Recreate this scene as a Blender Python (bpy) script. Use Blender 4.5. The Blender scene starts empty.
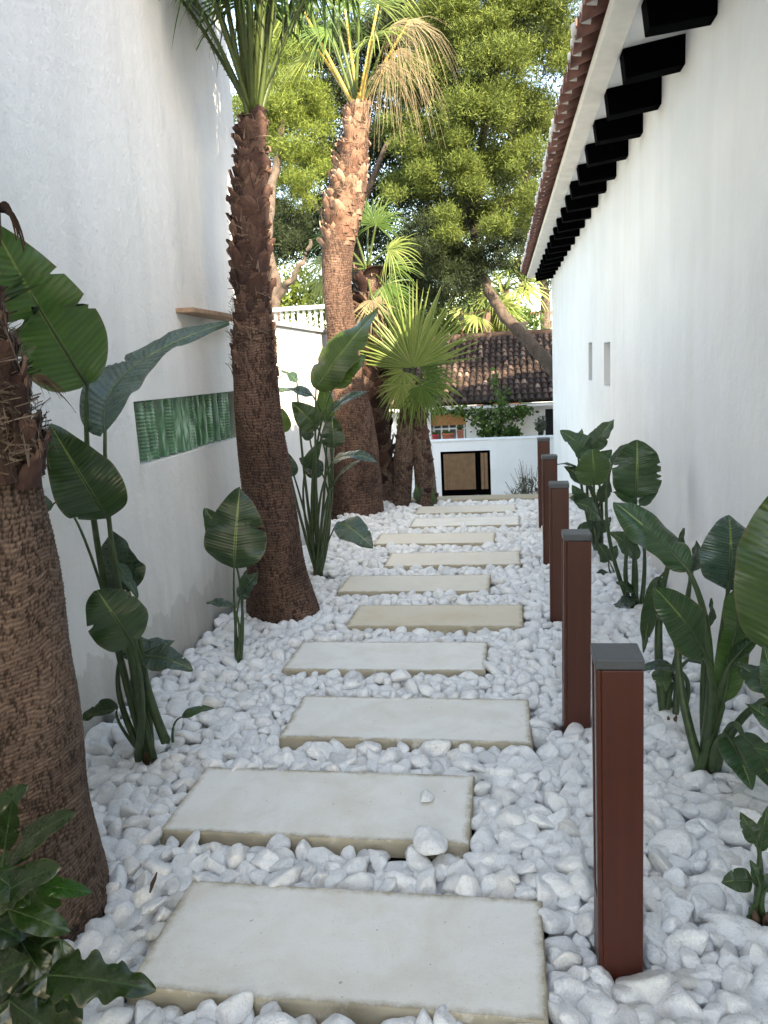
import bpy, math, random
import numpy as np
from mathutils import Vector, Matrix
random.seed(7); rng = np.random.default_rng(7)
S = bpy.context.scene
COL = S.collection
# ------------------------------------------------------------------ camera
F, YAW, PITCH, ROLL, EYE = 780.63, 0.16953, 0.18100, -0.05297, 1.5
def basis():
    f = np.array([-math.sin(YAW)*math.cos(PITCH), math.cos(YAW)*math.cos(PITCH), -math.sin(PITCH)])
    r = np.array([math.cos(YAW), math.sin(YAW), 0.]); u = np.cross(r, f)
    c, s = math.cos(ROLL), math.sin(ROLL)
    return c*r+s*u, -s*r+c*u, f
CR, CU, CF = basis()
CP = np.array([0, 0, EYE])
cam = bpy.data.cameras.new('camera'); camo = bpy.data.objects.new('camera', cam); COL.objects.link(camo)
cam.sensor_fit = 'VERTICAL'; cam.sensor_height = 36; cam.sensor_width = 27; cam.lens = F/1024*36
cam.clip_start = .05; cam.clip_end = 2000
M4 = Matrix([[CR[0], CU[0], -CF[0], 0], [CR[1], CU[1], -CF[1], 0], [CR[2], CU[2], -CF[2], EYE], [0, 0, 0, 1]])
camo.matrix_world = M4; S.camera = camo
# ------------------------------------------------------------------ sky, sun, exposure
SUN_EL = math.radians(31); SUN_AZ = math.radians(-38)   # sun stands behind and to the right; light travels to -x,+y
sd = np.array([math.sin(SUN_AZ)*math.cos(SUN_EL), math.cos(SUN_AZ)*math.cos(SUN_EL), -math.sin(SUN_EL)])  # travel direction
W = bpy.data.worlds.new('World'); S.world = W; W.use_nodes = True
wn = W.node_tree; bg = wn.nodes['Background']
sky = wn.nodes.new('ShaderNodeTexSky'); sky.sky_type = 'NISHITA'; sky.sun_disc = False
sky.sun_elevation = SUN_EL; sky.sun_rotation = math.atan2(-sd[0], -sd[1])
sky.air_density = 1.0; sky.dust_density = 1.2; sky.ozone_density = 1.0
wn.links.new(sky.outputs[0], bg.inputs[0]); bg.inputs[1].default_value = .15
sl = bpy.data.lights.new('sun', 'SUN'); so = bpy.data.objects.new('sun', sl); COL.objects.link(so)
sl.energy = 3.2; sl.angle = math.radians(.5); sl.color = (1, .93, .82)
so.rotation_euler = Vector(sd).to_track_quat('-Z', 'Y').to_euler()
S.view_settings.view_transform = 'Standard'; S.view_settings.look = 'None'
S.view_settings.gamma = 1; S.view_settings.use_curve_mapping = False
S.view_settings.exposure = 2.56
S.view_settings.use_white_balance = True; S.view_settings.white_balance_temperature = 8000; S.view_settings.white_balance_tint = 8
S.render.engine = 'CYCLES'
S.cycles.max_bounces = 8; S.cycles.diffuse_bounces = 5; S.cycles.glossy_bounces = 3; S.cycles.transmission_bounces = 4
S.cycles.transparent_max_bounces = 8

# ------------------------------------------------------------------ helpers
def norm(v): v = np.asarray(v, float); return v/max(np.linalg.norm(v), 1e-9)
def ray(u, v): return CF+CR*(u-384)/F-CU*(v-512)/F
def at(u, v, Y): d = ray(u, v); return CP+d*Y/d[1]
def gnd(u, v, z=0): d = ray(u, v); return CP+d*(z-EYE)/d[2]
def tag(o, label=None, cat=None, group=None, kind=None):
    if label: o['label'] = label
    if cat: o['category'] = cat
    if group: o['group'] = group
    if kind: o['kind'] = kind
    return o
def empty(name, loc, rz=0):
    o = bpy.data.objects.new(name, None); COL.objects.link(o); o.location = [float(c) for c in loc]
    o.rotation_euler = (0, 0, rz); o.empty_display_size = .1
    return o
_par = {}
def world_of(o):
    if o is None: return Matrix.Identity(4)
    m = Matrix.Identity(4)
    while o is not None:
        m = (Matrix.Translation(o.location) @ o.rotation_euler.to_matrix().to_4x4()) @ m; o = o.parent
    return m
class MB:
    def __init__(s): s.v = []; s.f = []; s.n = 0; s.mi = []; s.cur = 0; s.at = []
    def add(s, V, Fc, a=0.):
        V = np.asarray(V, float).reshape(-1, 3); s.v.append(V)
        for f in Fc: s.f.append(tuple(int(i)+s.n for i in f)); s.mi.append(s.cur)
        s.at.append(np.full(len(V), a) if np.isscalar(a) else np.asarray(a, float)); s.n += len(V)
        return s
    def box(s, x0, x1, y0, y1, z0, z1, a=0.):
        V = [(x, y, z) for x in (x0, x1) for y in (y0, y1) for z in (z0, z1)]
        return s.add(V, [(0, 1, 3, 2), (4, 6, 7, 5), (0, 4, 5, 1), (2, 3, 7, 6), (0, 2, 6, 4), (1, 5, 7, 3)], a)
    def quad(s, *p): return s.add(p, [tuple(range(len(p)))])
    def tube(s, pts, rad, n=8, cap=True, a=0.):
        P = np.asarray(pts, float); m = len(P); rad = np.ones(m)*rad
        T = np.gradient(P, axis=0); up = np.array([.13, .2, 1.]) ; V = []
        for i in range(m):
            t = norm(T[i]); x = norm(np.cross(t, up if abs(t@norm(up)) < .95 else [1, 0, 0])); y = np.cross(t, x)
            for k in range(n):
                an = 2*math.pi*k/n; V.append(P[i]+rad[i]*(math.cos(an)*x+math.sin(an)*y))
        Fc = [(i*n+k, i*n+(k+1) % n, (i+1)*n+(k+1) % n, (i+1)*n+k) for i in range(m-1) for k in range(n)]
        if cap: Fc += [tuple(range(n-1, -1, -1)), tuple(range((m-1)*n, m*n))]
        return s.add(V, Fc, a)
    def grid(s, G, a=0., wrap=False):
        G = np.asarray(G, float); r, c = G.shape[:2]
        cc = c if wrap else c-1
        Fc = [(i*c+j, i*c+(j+1) % c, (i+1)*c+(j+1) % c, (i+1)*c+j) for i in range(r-1) for j in range(cc)]
        return s.add(G.reshape(-1, 3), Fc, a if np.isscalar(a) else np.asarray(a).reshape(-1))
    def build(s, name, mat, parent=None, smooth=False, bevel=0, world=False):
        V = np.concatenate(s.v)
        if world and parent is not None:
            mi = np.array(world_of(parent).inverted()); V = V@mi[:3, :3].T+mi[:3, 3]
        me = bpy.data.meshes.new(name); me.from_pydata(V.tolist(), [], s.f)
        for m in (mat if isinstance(mat, (list, tuple)) else [mat]): me.materials.append(m)
        if any(s.mi): me.polygons.foreach_set('material_index', s.mi)
        A = np.concatenate(s.at)
        if np.any(A != 0):
            at_ = me.attributes.new('h', 'FLOAT', 'POINT'); at_.data.foreach_set('value', A.astype(np.float32))
        if smooth: me.polygons.foreach_set('use_smooth', np.ones(len(me.polygons), bool))
        me.update()
        o = bpy.data.objects.new(name, me); COL.objects.link(o); o.parent = parent
        if bevel:
            b = o.modifiers.new('bevel', 'BEVEL'); b.width = bevel; b.segments = 2; b.limit_method = 'ANGLE'
        return o
def bez(p0, p1, p2, n):
    t = np.linspace(0, 1, n)[:, None]; p0, p1, p2 = map(np.asarray, (p0, p1, p2))
    return (1-t)**2*p0+2*t*(1-t)*p1+t*t*p2
# ---- smooth numpy noise
_L = rng.random((256, 256))
def vn(x, y):
    xi = np.floor(x).astype(int); yi = np.floor(y).astype(int); fx = x-xi; fy = y-yi
    fx = fx*fx*(3-2*fx); fy = fy*fy*(3-2*fy); g = lambda a, b: _L[a % 256, b % 256]
    return (g(xi, yi)*(1-fx)+g(xi+1, yi)*fx)*(1-fy)+(g(xi, yi+1)*(1-fx)+g(xi+1, yi+1)*fx)*fy

# ------------------------------------------------------------------ materials
def nmat(name, rough=.6, spec=.5):
    m = bpy.data.materials.new(name); m.use_nodes = True; nt = m.node_tree
    b = nt.nodes['Principled BSDF']; b.inputs['Roughness'].default_value = rough
    b.inputs['Specular IOR Level'].default_value = spec
    return m, nt, b
def node(nt, t, **k):
    n = nt.nodes.new(t)
    for a, v in k.items():
        if a in n.inputs.keys(): n.inputs[a].default_value = v
        else: setattr(n, a, v)
    return n
def coords(nt, scale=(1, 1, 1), kind='Object'):
    tc = node(nt, 'ShaderNodeTexCoord'); mp = node(nt, 'ShaderNodeMapping'); mp.inputs['Scale'].default_value = scale
    nt.links.new(tc.outputs[kind], mp.inputs[0]); return mp.outputs[0]
def noise(nt, vec, scale, detail=4, rough=.55, dist=0.):
    n = node(nt, 'ShaderNodeTexNoise'); n.inputs['Scale'].default_value = scale; n.inputs['Detail'].default_value = detail
    n.inputs['Roughness'].default_value = rough; n.inputs['Distortion'].default_value = dist
    nt.links.new(vec, n.inputs['Vector']); return n.outputs[0]
def ramp(nt, fac, stops):
    r = node(nt, 'ShaderNodeValToRGB'); e = r.color_ramp.elements
    while len(e) < len(stops): e.new(.5)
    for i, (p, c) in enumerate(stops):
        e[i].position = p; e[i].color = (*c, 1) if len(c) == 3 else c
    nt.links.new(fac, r.inputs[0]); return r.outputs[0]
def g3(x): return (x, x, x)
def mix(nt, fac, a, b, mode='MIX'):
    m = node(nt, 'ShaderNodeMix'); m.data_type = 'RGBA'; m.blend_type = mode
    if isinstance(fac, (int, float)): m.inputs[0].default_value = fac
    else: nt.links.new(fac, m.inputs[0])
    for i, c in ((6, a), (7, b)):
        if isinstance(c, tuple): m.inputs[i].default_value = (*c, 1)
        else: nt.links.new(c, m.inputs[i])
    return m.outputs[2]
def math_(nt, op, a, b=None):
    m = node(nt, 'ShaderNodeMath'); m.operation = op
    for i, c in enumerate((a, b)):
        if c is None: continue
        if isinstance(c, (int, float)): m.inputs[i].default_value = c
        else: nt.links.new(c, m.inputs[i])
    return m.outputs[0]
def bump(nt, b, h, strength=.3, dist=.01):
    n = node(nt, 'ShaderNodeBump'); n.inputs['Strength'].default_value = strength; n.inputs['Distance'].default_value = dist
    nt.links.new(h, n.inputs['Height']); nt.links.new(n.outputs[0], b.inputs['Normal'])
def setc(nt, b, c):
    if isinstance(c, tuple): b.inputs['Base Color'].default_value = (*c, 1)
    else: nt.links.new(c, b.inputs['Base Color'])
def simple(name, col, rough=.6, var=.15, scale=20, bumps=.1, spec=.5):
    m, nt, b = nmat(name, rough, spec); v = coords(nt); n = noise(nt, v, scale, 5)
    c2 = tuple(x*(1-var) for x in col); c3 = tuple(min(1, x*(1+var)) for x in col)
    setc(nt, b, ramp(nt, n, [(.3, c2), (.7, c3)]))
    if bumps: bump(nt, b, n, bumps, .005)
    return m
def plaster(name, base, streak, stain=(.55, .5, .42), rough=.85, low=0.):
    m, nt, b = nmat(name, rough, .25)
    v = coords(nt); n1 = noise(nt, v, 1.1, 6, .6); n2 = noise(nt, coords(nt, (5, 5, .55)), 1., 6, .6)
    n3 = noise(nt, v, 14, 8, .65); n4 = noise(nt, v, 90, 3)
    c = ramp(nt, n1, [(.32, tuple(x*.9 for x in base)), (.65, base)])
    s = ramp(nt, n2, [(.42, g3(0.)), (.72, g3(streak))])
    c = mix(nt, s, c, stain)
    tc = node(nt, 'ShaderNodeTexCoord'); sx = node(nt, 'ShaderNodeSeparateXYZ'); nt.links.new(tc.outputs['Object'], sx.inputs[0])
    if low > 0:   # damp, splashed foot of the wall
        k = math_(nt, 'ADD', sx.outputs[2], math_(nt, 'MULTIPLY', noise(nt, coords(nt, (3, 3, .8)), 1.6, 6, .6), -1.25))
        d = ramp(nt, math_(nt, 'ADD', k, .9), [(.1, g3(low)), (.75, g3(0.))])
        c = mix(nt, d, c, (.30, .29, .25))
        hv = noise(nt, coords(nt, (3, 3, 1.)), 2.3, 3, .5); 
        k2 = ramp(nt, math_(nt, 'ADD', sx.outputs[2], math_(nt, 'MULTIPLY', hv, -.55)), [(.02, g3(.45*low)), (.035, g3(0.))])
        c = mix(nt, k2, c, (.26, .25, .22))
    setc(nt, b, c)
    h = math_(nt, 'ADD', math_(nt, 'MULTIPLY', n3, 1.), math_(nt, 'ADD', math_(nt, 'MULTIPLY', n4, .12), math_(nt, 'MULTIPLY', n1, 1.3)))
    bump(nt, b, h, .6 if low > .5 else .4, .022)
    return m
MAT = {}
MAT['plaster_left'] = plaster('rough_plaster', (.78, .765, .73), .40, (.55, .54, .50), low=.6)
MAT['plaster_right'] = plaster('smooth_white_plaster', (.84, .84, .835), .26, (.66, .63, .57), low=.16)
MAT['plaster_far'] = plaster('white_garden_plaster', (.78, .78, .77), .12, (.6, .58, .55))
MAT['black'] = simple('black_paint', (.0012, .0012, .0016), .9, .3, 60, .2, .02)
MAT['terra'] = simple('terracotta', (.20, .088, .066), .85, .55, 9, .5)
MAT['mortar'] = simple('white_mortar', (.55, .52, .48), .9, .2, 18, .5)
MAT['mortar_white'] = simple('creamy_limewash', (.80, .77, .70), .9, .08, 8, .3)
MAT['dark'] = simple('dark_void', (.008, .01, .01), .6, .2)
MAT['soil'] = simple('soil', (.11, .09, .07), .95, .3, 12, .8)
MAT['street'] = simple('pale_paving', (.30, .29, .27), .9, .2, 6, .3)

def pebble_mat():
    m, nt, b = nmat('white_marble_pebble', .5, .4)
    oi = node(nt, 'ShaderNodeAttribute'); oi.attribute_name = 'h'
    o2 = node(nt, 'ShaderNodeObjectInfo')
    rnd = math_(nt, 'FRACT', math_(nt, 'ADD', oi.outputs['Fac'], o2.outputs['Random']))
    v = node(nt, 'ShaderNodeNewGeometry').outputs['Position']
    va = node(nt, 'ShaderNodeVectorMath'); va.operation = 'ADD'; nt.links.new(v, va.inputs[0])
    cb = node(nt, 'ShaderNodeCombineXYZ'); nt.links.new(math_(nt, 'MULTIPLY', rnd, 37.), cb.inputs[0]); nt.links.new(cb.outputs[0], va.inputs[1])
    n1 = noise(nt, va.outputs[0], 22, 5, .6); n2 = noise(nt, va.outputs[0], 140, 4, .6)
    base = ramp(nt, rnd, [(0, (.66, .66, .66)), (.12, (.80, .80, .795)), (.55, (.88, .88, .875)), (.93, (.85, .85, .84)), (1, (.74, .71, .66))])
    c = mix(nt, ramp(nt, n1, [(.46, g3(0.)), (.70, g3(.42))]), base, (.52, .52, .53))
    c = mix(nt, ramp(nt, n2, [(.60, g3(0.)), (.72, g3(.6))]), c, (.50, .45, .37))
    n5 = noise(nt, va.outputs[0], 55, 3, .5, 1.5); c = mix(nt, ramp(nt, n5, [(.485, g3(0.)), (.5, g3(.35)), (.515, g3(0.))]), c, (.48, .46, .43))
    setc(nt, b, c)
    bump(nt, b, math_(nt, 'ADD', math_(nt, 'MULTIPLY', n1, 1.6), math_(nt, 'ADD', math_(nt, 'MULTIPLY', n5, .5), math_(nt, 'MULTIPLY', n2, .4))), .8, .008)
    return m
MAT['pebble'] = pebble_mat()

def slab_mat(tan=0.):
    m, nt, b = nmat('cream_concrete', .8, .3)
    tc = node(nt, 'ShaderNodeTexCoord'); sx = node(nt, 'ShaderNodeSeparateXYZ'); nt.links.new(tc.outputs['Object'], sx.inputs[0])
    oi = node(nt, 'ShaderNodeObjectInfo')
    va = node(nt, 'ShaderNodeVectorMath'); va.operation = 'ADD'; nt.links.new(tc.outputs['Object'], va.inputs[0])
    cb = node(nt, 'ShaderNodeCombineXYZ'); nt.links.new(math_(nt, 'MULTIPLY', oi.outputs['Random'], 50.), cb.inputs[0]); nt.links.new(cb.outputs[0], va.inputs[1])
    v = va.outputs[0]
    n1 = noise(nt, v, 3.2, 6, .6, .4); n2 = noise(nt, v, 16, 6, .7); n3 = noise(nt, v, 160, 3)
    c = ramp(nt, n1, [(.32, (.76, .72, .64)), (.55, (.85, .83, .78)), (.72, (.81, .77, .69))])
    ex = math_(nt, 'SUBTRACT', .518, math_(nt, 'ABSOLUTE', sx.outputs[0])); ey = math_(nt, 'SUBTRACT', .207, math_(nt, 'ABSOLUTE', sx.outputs[1]))
    e = math_(nt, 'MINIMUM', ex, ey)
    e = math_(nt, 'ADD', e, math_(nt, 'MULTIPLY', math_(nt, 'SUBTRACT', n2, .5), .06))
    c = mix(nt, math_(nt, 'MULTIPLY', n1, tan*1.6), c, (.58, .47, .30))
    st = ramp(nt, e, [(.0, g3(.9)), (.006, g3(.5)), (.022, g3(.0))])
    c = mix(nt, st, c, (.37, .31, .21))
    c = mix(nt, ramp(nt, noise(nt, v, 45, 2), [(.73, g3(0.)), (.76, g3(.7))]), c, (.33, .28, .2))
    c = mix(nt, ramp(nt, noise(nt, v, 130, 3, .6), [(.62, g3(0.)), (.70, g3(.35))]), c, (.45, .40, .33))
    c = mix(nt, ramp(nt, noise(nt, v, 6, 5, .7, 1.), [(.5, g3(0.)), (.75, g3(.30))]), c, (.60, .54, .43))
    setc(nt, b, c)
    bump(nt, b, math_(nt, 'ADD', n2, math_(nt, 'MULTIPLY', n3, .3)), .3, .006)
    return m
MAT['slab'] = slab_mat()
MAT['slabtan'] = slab_mat(.75); MAT['slabmid'] = slab_mat(.4)

def wood_metal():
    m, nt, b = nmat('rust_brown_bollard', .42, .45)
    v = coords(nt, (30, 30, .8)); n = noise(nt, v, 2, 5, .6); n2 = noise(nt, coords(nt), 9, 4)
    c = ramp(nt, n, [(.25, (.056, .012, .006)), (.75, (.078, .017, .008))])
    c = mix(nt, ramp(nt, n2, [(.5, g3(0.)), (.8, g3(.4))]), c, (.042, .012, .009))
    setc(nt, b, c); bump(nt, b, n, .04, .001)
    return m
MAT['bollard'] = wood_metal()
MAT['cap'] = simple('anthracite_cap', (.065, .07, .078), .45, .1, 60, .1)
MAT['diffuser'] = simple('grey_diffuser', (.30, .31, .30), .4, .1, 60, 0)

def leaf_mat(name, c1, c2, rib=(.20, .26, .07), trans=.25, stripes=170, rough=.34, bs=.35):
    m, nt, b = nmat(name, rough, .6)
    uv = node(nt, 'ShaderNodeUVMap'); sx = node(nt, 'ShaderNodeSeparateXYZ'); nt.links.new(uv.outputs[0], sx.inputs[0])
    oi = node(nt, 'ShaderNodeObjectInfo')
    s = math_(nt, 'ABSOLUTE', sx.outputs[0])     # 0 at midrib, 1 at margin
    ph = math_(nt, 'ADD', math_(nt, 'MULTIPLY', sx.outputs[1], stripes), math_(nt, 'MULTIPLY', s, -14.))
    v = coords(nt); nz = noise(nt, v, 9, 4); nf = noise(nt, v, 60, 3)
    w = math_(nt, 'SINE', math_(nt, 'ADD', ph, math_(nt, 'MULTIPLY', nz, 3.)))
    w2 = math_(nt, 'SINE', math_(nt, 'MULTIPLY', ph, .37))
    t = math_(nt, 'ADD', math_(nt, 'MULTIPLY', w, .16), math_(nt, 'ADD', math_(nt, 'MULTIPLY', w2, .12), nz))
    c = ramp(nt, t, [(.25, c1), (.75, c2)])
    hv = node(nt, 'ShaderNodeHueSaturation'); nt.links.new(c, hv.inputs['Color'])
    nt.links.new(math_(nt, 'ADD', .75, math_(nt, 'MULTIPLY', oi.outputs['Random'], .5)), hv.inputs['Value'])
    nt.links.new(math_(nt, 'ADD', .485, math_(nt, 'MULTIPLY', oi.outputs['Random'], .03)), hv.inputs['Hue'])
    mr = ramp(nt, s, [(.0, g3(1.)), (.035, g3(.9)), (.06, g3(0.))])
    c = mix(nt, mr, hv.outputs[0], rib)
    mg = ramp(nt, math_(nt, 'ADD', s, math_(nt, 'MULTIPLY', math_(nt, 'SUBTRACT', noise(nt, v, 17, 5, .7), .5), .35)), [(.93, g3(0.)), (1.02, g3(.8))]); c = mix(nt, mg, c, (.12, .10, .045))
    c = mix(nt, ramp(nt, noise(nt, v, 48, 4, .7), [(.66, g3(0.)), (.74, g3(.35))]), c, (.16, .17, .12))
    geo = node(nt, 'ShaderNodeNewGeometry')
    c = mix(nt, math_(nt, 'MULTIPLY', geo.outputs['Backfacing'], .28), c, (.13, .20, .12))
    setc(nt, b, c)
    rr = math_(nt, 'ADD', rough-.12, math_(nt, 'MULTIPLY', nf, .22)); nt.links.new(rr, b.inputs['Roughness'])
    bump(nt, b, math_(nt, 'ADD', math_(nt, 'MULTIPLY', w, .5), math_(nt, 'MULTIPLY', w2, .6)), bs, .0035)
    if trans:
        tr = node(nt, 'ShaderNodeBsdfTranslucent'); ms = node(nt, 'ShaderNodeMixShader'); ms.inputs[0].default_value = trans
        tcl = mix(nt, .45, c, (.16, .26, .03)); nt.links.new(tcl, tr.inputs[0])
        out = nt.nodes['Material Output']; nt.links.new(b.outputs[0], ms.inputs[1]); nt.links.new(tr.outputs[0], ms.inputs[2]); nt.links.new(ms.outputs[0], out.inputs[0])
    return m
MAT['leaf'] = leaf_mat('dark_strelitzia_leaf', (.013, .038, .013), (.030, .074, .023), trans=.12)
MAT['leafb'] = leaf_mat('fresh_strelitzia_leaf', (.035, .078, .020), (.055, .115, .028), trans=.28)
MAT['leafblue'] = leaf_mat('bluish_strelitzia_leaf', (.024, .050, .034), (.040, .078, .052), trans=.08, rough=.30)
MAT['philo'] = leaf_mat('philodendron_leaf', (.005, .018, .005), (.012, .036, .009), rib=(.03, .07, .02), stripes=60, bs=.07, trans=.2, rough=.3)
MAT['philob'] = leaf_mat('young_philodendron_leaf', (.012, .042, .009), (.024, .072, .015), rib=(.05, .12, .03), stripes=60, bs=.07, trans=.3, rough=.3)
MAT['stalk'] = simple('green_stalk', (.040, .070, .024), .45, .3, 30, .2)
MAT['sheath'] = simple('brown_sheath', (.10, .055, .032), .8, .4, 40, .5)
def attr_mat(name, stops, rough=.85, nscale=60, namp=.35, bumpd=.006, trans=0):
    m, nt, b = nmat(name, rough, .3); a = node(nt, 'ShaderNodeAttribute'); a.attribute_name = 'h'
    n = noise(nt, coords(nt), nscale, 6, .65); n2 = noise(nt, coords(nt), 4, 3)
    t = math_(nt, 'ADD', a.outputs['Fac'], math_(nt, 'MULTIPLY', math_(nt, 'SUBTRACT', n, .5), namp))
    t = math_(nt, 'ADD', t, math_(nt, 'MULTIPLY', math_(nt, 'SUBTRACT', n2, .5), namp))
    c = ramp(nt, t, stops); setc(nt, b, c); bump(nt, b, n, .5, bumpd)
    if trans:
        tr = node(nt, 'ShaderNodeBsdfTranslucent'); ms = node(nt, 'ShaderNodeMixShader'); ms.inputs[0].default_value = trans
        nt.links.new(c, tr.inputs[0]); out = nt.nodes['Material Output']
        nt.links.new(b.outputs[0], ms.inputs[1]); nt.links.new(tr.outputs[0], ms.inputs[2]); nt.links.new(ms.outputs[0], out.inputs[0])
    return m
MAT['trunk'] = attr_mat('ringed_palm_bark', [(.0, (.020, .013, .010)), (.35, (.080, .052, .039)), (.7, (.20, .138, .106)), (1, (.36, .28, .22))], nscale=90)
MAT['trunkred'] = attr_mat('reddish_ringed_bark', [(.0, (.016, .009, .007)), (.35, (.058, .033, .024)), (.7, (.16, .095, .070)), (1, (.32, .22, .17))], nscale=90)
MAT['boot'] = attr_mat('palm_leaf_base', [(0, (.014, .007, .006)), (.45, (.045, .022, .018)), (.8, (.115, .062, .045)), (1, (.24, .155, .11))], rough=.8, nscale=70)
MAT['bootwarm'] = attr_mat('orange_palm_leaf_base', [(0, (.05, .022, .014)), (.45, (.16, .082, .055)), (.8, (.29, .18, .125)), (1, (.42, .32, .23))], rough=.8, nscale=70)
MAT['fibre'] = attr_mat('palm_fibre', [(0, (.03, .018, .013)), (.5, (.085, .055, .038)), (1, (.22, .165, .12))], rough=.95, nscale=30)
MAT['frond'] = attr_mat('green_fan_frond', [(0, (.035, .075, .018)), (.5, (.075, .14, .03)), (1, (.17, .22, .05))], rough=.5, nscale=12, bumpd=.001, trans=.3)
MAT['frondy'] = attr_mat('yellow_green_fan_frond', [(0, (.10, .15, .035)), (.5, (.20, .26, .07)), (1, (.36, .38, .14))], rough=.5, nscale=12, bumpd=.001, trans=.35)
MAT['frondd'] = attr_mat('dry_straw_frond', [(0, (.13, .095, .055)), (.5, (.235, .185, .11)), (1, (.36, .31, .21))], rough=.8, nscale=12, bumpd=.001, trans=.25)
MAT['petiole'] = attr_mat('green_petiole', [(0, (.030, .045, .012)), (.6, (.075, .105, .026)), (1, (.20, .20, .06))], rough=.45, nscale=14, bumpd=.001)
MAT['petioley'] = attr_mat('orange_petiole', [(0, (.30, .22, .05)), (.6, (.48, .33, .08)), (1, (.55, .42, .16))], rough=.5, nscale=14, bumpd=.001)
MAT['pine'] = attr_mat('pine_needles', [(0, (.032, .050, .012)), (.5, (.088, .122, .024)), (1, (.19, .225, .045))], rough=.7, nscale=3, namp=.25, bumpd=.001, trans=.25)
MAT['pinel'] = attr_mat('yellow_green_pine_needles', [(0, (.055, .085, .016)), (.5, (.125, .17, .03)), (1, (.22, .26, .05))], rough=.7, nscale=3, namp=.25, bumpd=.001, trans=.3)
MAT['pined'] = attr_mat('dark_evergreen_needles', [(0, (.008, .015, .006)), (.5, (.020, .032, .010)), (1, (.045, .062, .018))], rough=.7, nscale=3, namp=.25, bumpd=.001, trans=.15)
MAT['bark'] = simple('grey_pine_bark', (.085, .062, .048), .95, .5, 9, 1.)
MAT['wood'] = simple('weathered_plank', (.34, .22, .14), .8, .25, 30, .3)

def wall_holes(mb, s0, s1, z0, z1, holes, depth, fn, seg=.5, back=True, bend=None):
    """front face of a wall between s0..s1, z0..z1 with recessed openings; fn(s, z, d) -> point, d = depth into the wall"""
    ss = sorted(set([s0, s1]+[h[i] for h in holes for i in (0, 1)]+list(np.arange(s0+seg, s1-.01, seg))))
    zs = sorted(set([z0, z1]+[h[i] for h in holes for i in (2, 3)]))
    for a, b in zip(ss[:-1], ss[1:]):
        for c, d in zip(zs[:-1], zs[1:]):
            m, n = (a+b)/2, (c+d)/2
            if any(h[0] < m < h[1] and h[2] < n < h[3] for h in holes): continue
            mb.quad(fn(a, c, 0), fn(b, c, 0), fn(b, d, 0), fn(a, d, 0))
    for a, b, c, d in holes:
        mb.quad(fn(a, c, 0), fn(b, c, 0), fn(b, c, depth), fn(a, c, depth)); mb.quad(fn(a, d, 0), fn(b, d, 0), fn(b, d, depth), fn(a, d, depth))
        mb.quad(fn(a, c, 0), fn(a, d, 0), fn(a, d, depth), fn(a, c, depth)); mb.quad(fn(b, c, 0), fn(b, d, 0), fn(b, d, depth), fn(b, c, depth))
        if back: mb.quad(fn(a, c, depth), fn(b, c, depth), fn(b, d, depth), fn(a, d, depth))

# ================================================================== GROUND
LOW = -2.45       # level of the lane beyond the end of the path
b = MB(); b.quad((-1.9, -3, -.13), (1.1, -3, -.13), (1.1, 8.95, -.13), (-1.9, 8.95, -.13))
o = b.build('ground', MAT['soil']); tag(o, 'dark soil under the pebble bed', kind='structure')
b = MB(); b.quad((-900, -900, LOW), (900, -900, LOW), (900, 900, LOW), (-900, 900, LOW))
o = b.build('street', MAT['street']); tag(o, 'pale lane below the end of the path', kind='structure')
b = MB(); b.box(-1.9, 1.02, 8.96, 9.12, LOW, -.10)
o = b.build('terrace_edge', MAT['plaster_far']); tag(o, 'retaining edge where the path ends', kind='structure')
# ================================================================== RIGHT HOUSE
RH = empty('white_house', (1.05, 0, 0), .014)
tag(RH, 'long white rendered house on the right with black rafters under a terracotta tiled eave', 'house')
LEN = 16.75
m = MB(); f = lambda s, z, d: (d, s, z)
holes = [(9.50, 9.885, 1.235, 1.68), (7.96, 8.44, 1.215, 1.645)]
wall_holes(m, -3., LEN-.1, LOW, 3.30, holes, .14, f, back=True)
# rounded far corner and end wall
G = [[(.1-.1*math.cos(t), LEN-.1+.1*math.sin(t), z) for z in (LOW, 3.3)] for t in np.linspace(0, math.pi/2, 7)]
m.grid(G); m.quad((.1, LEN, LOW), (7, LEN, LOW), (7, LEN, 3.3), (.1, LEN, 3.3))
m.quad((0, -3, LOW), (7, -3, LOW), (7, -3, 3.3), (0, -3, 3.3))
wl = m.build('wall', MAT['plaster_right'], RH)
for (a, c, z0, z1) in holes:
    w = MB(); w.box(.125, .135, a+.004, c-.004, z0+.004, z1-.004)
    w.build('window', simple('grey_slit_glass', (.20, .22, .25), .2, .1, 8, 0), RH)
# rafters: black, square cut, sloping slightly downwards
k = 0; y = 4.28-.655*7
while y < LEN-.3:
    r = MB(); th = .13; j = rng.normal(0, .006, 4)
    V = [(.05, y, 3.075+j[0]), (.05, y, 3.24), (-.315+j[1], y, 3.03+j[2]), (-.335+j[1], y, 3.185)]
    V += [(a, b_+th, c_) for a, b_, c_ in V]
    r.add(V, [(0, 1, 3, 2), (4, 6, 7, 5), (0, 2, 6, 4), (1, 5, 7, 3), (2, 3, 7, 6), (0, 4, 5, 1)])
    r.build('rafter', MAT['black'], RH, bevel=.006); y += .655+rng.normal(0, .008)
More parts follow.
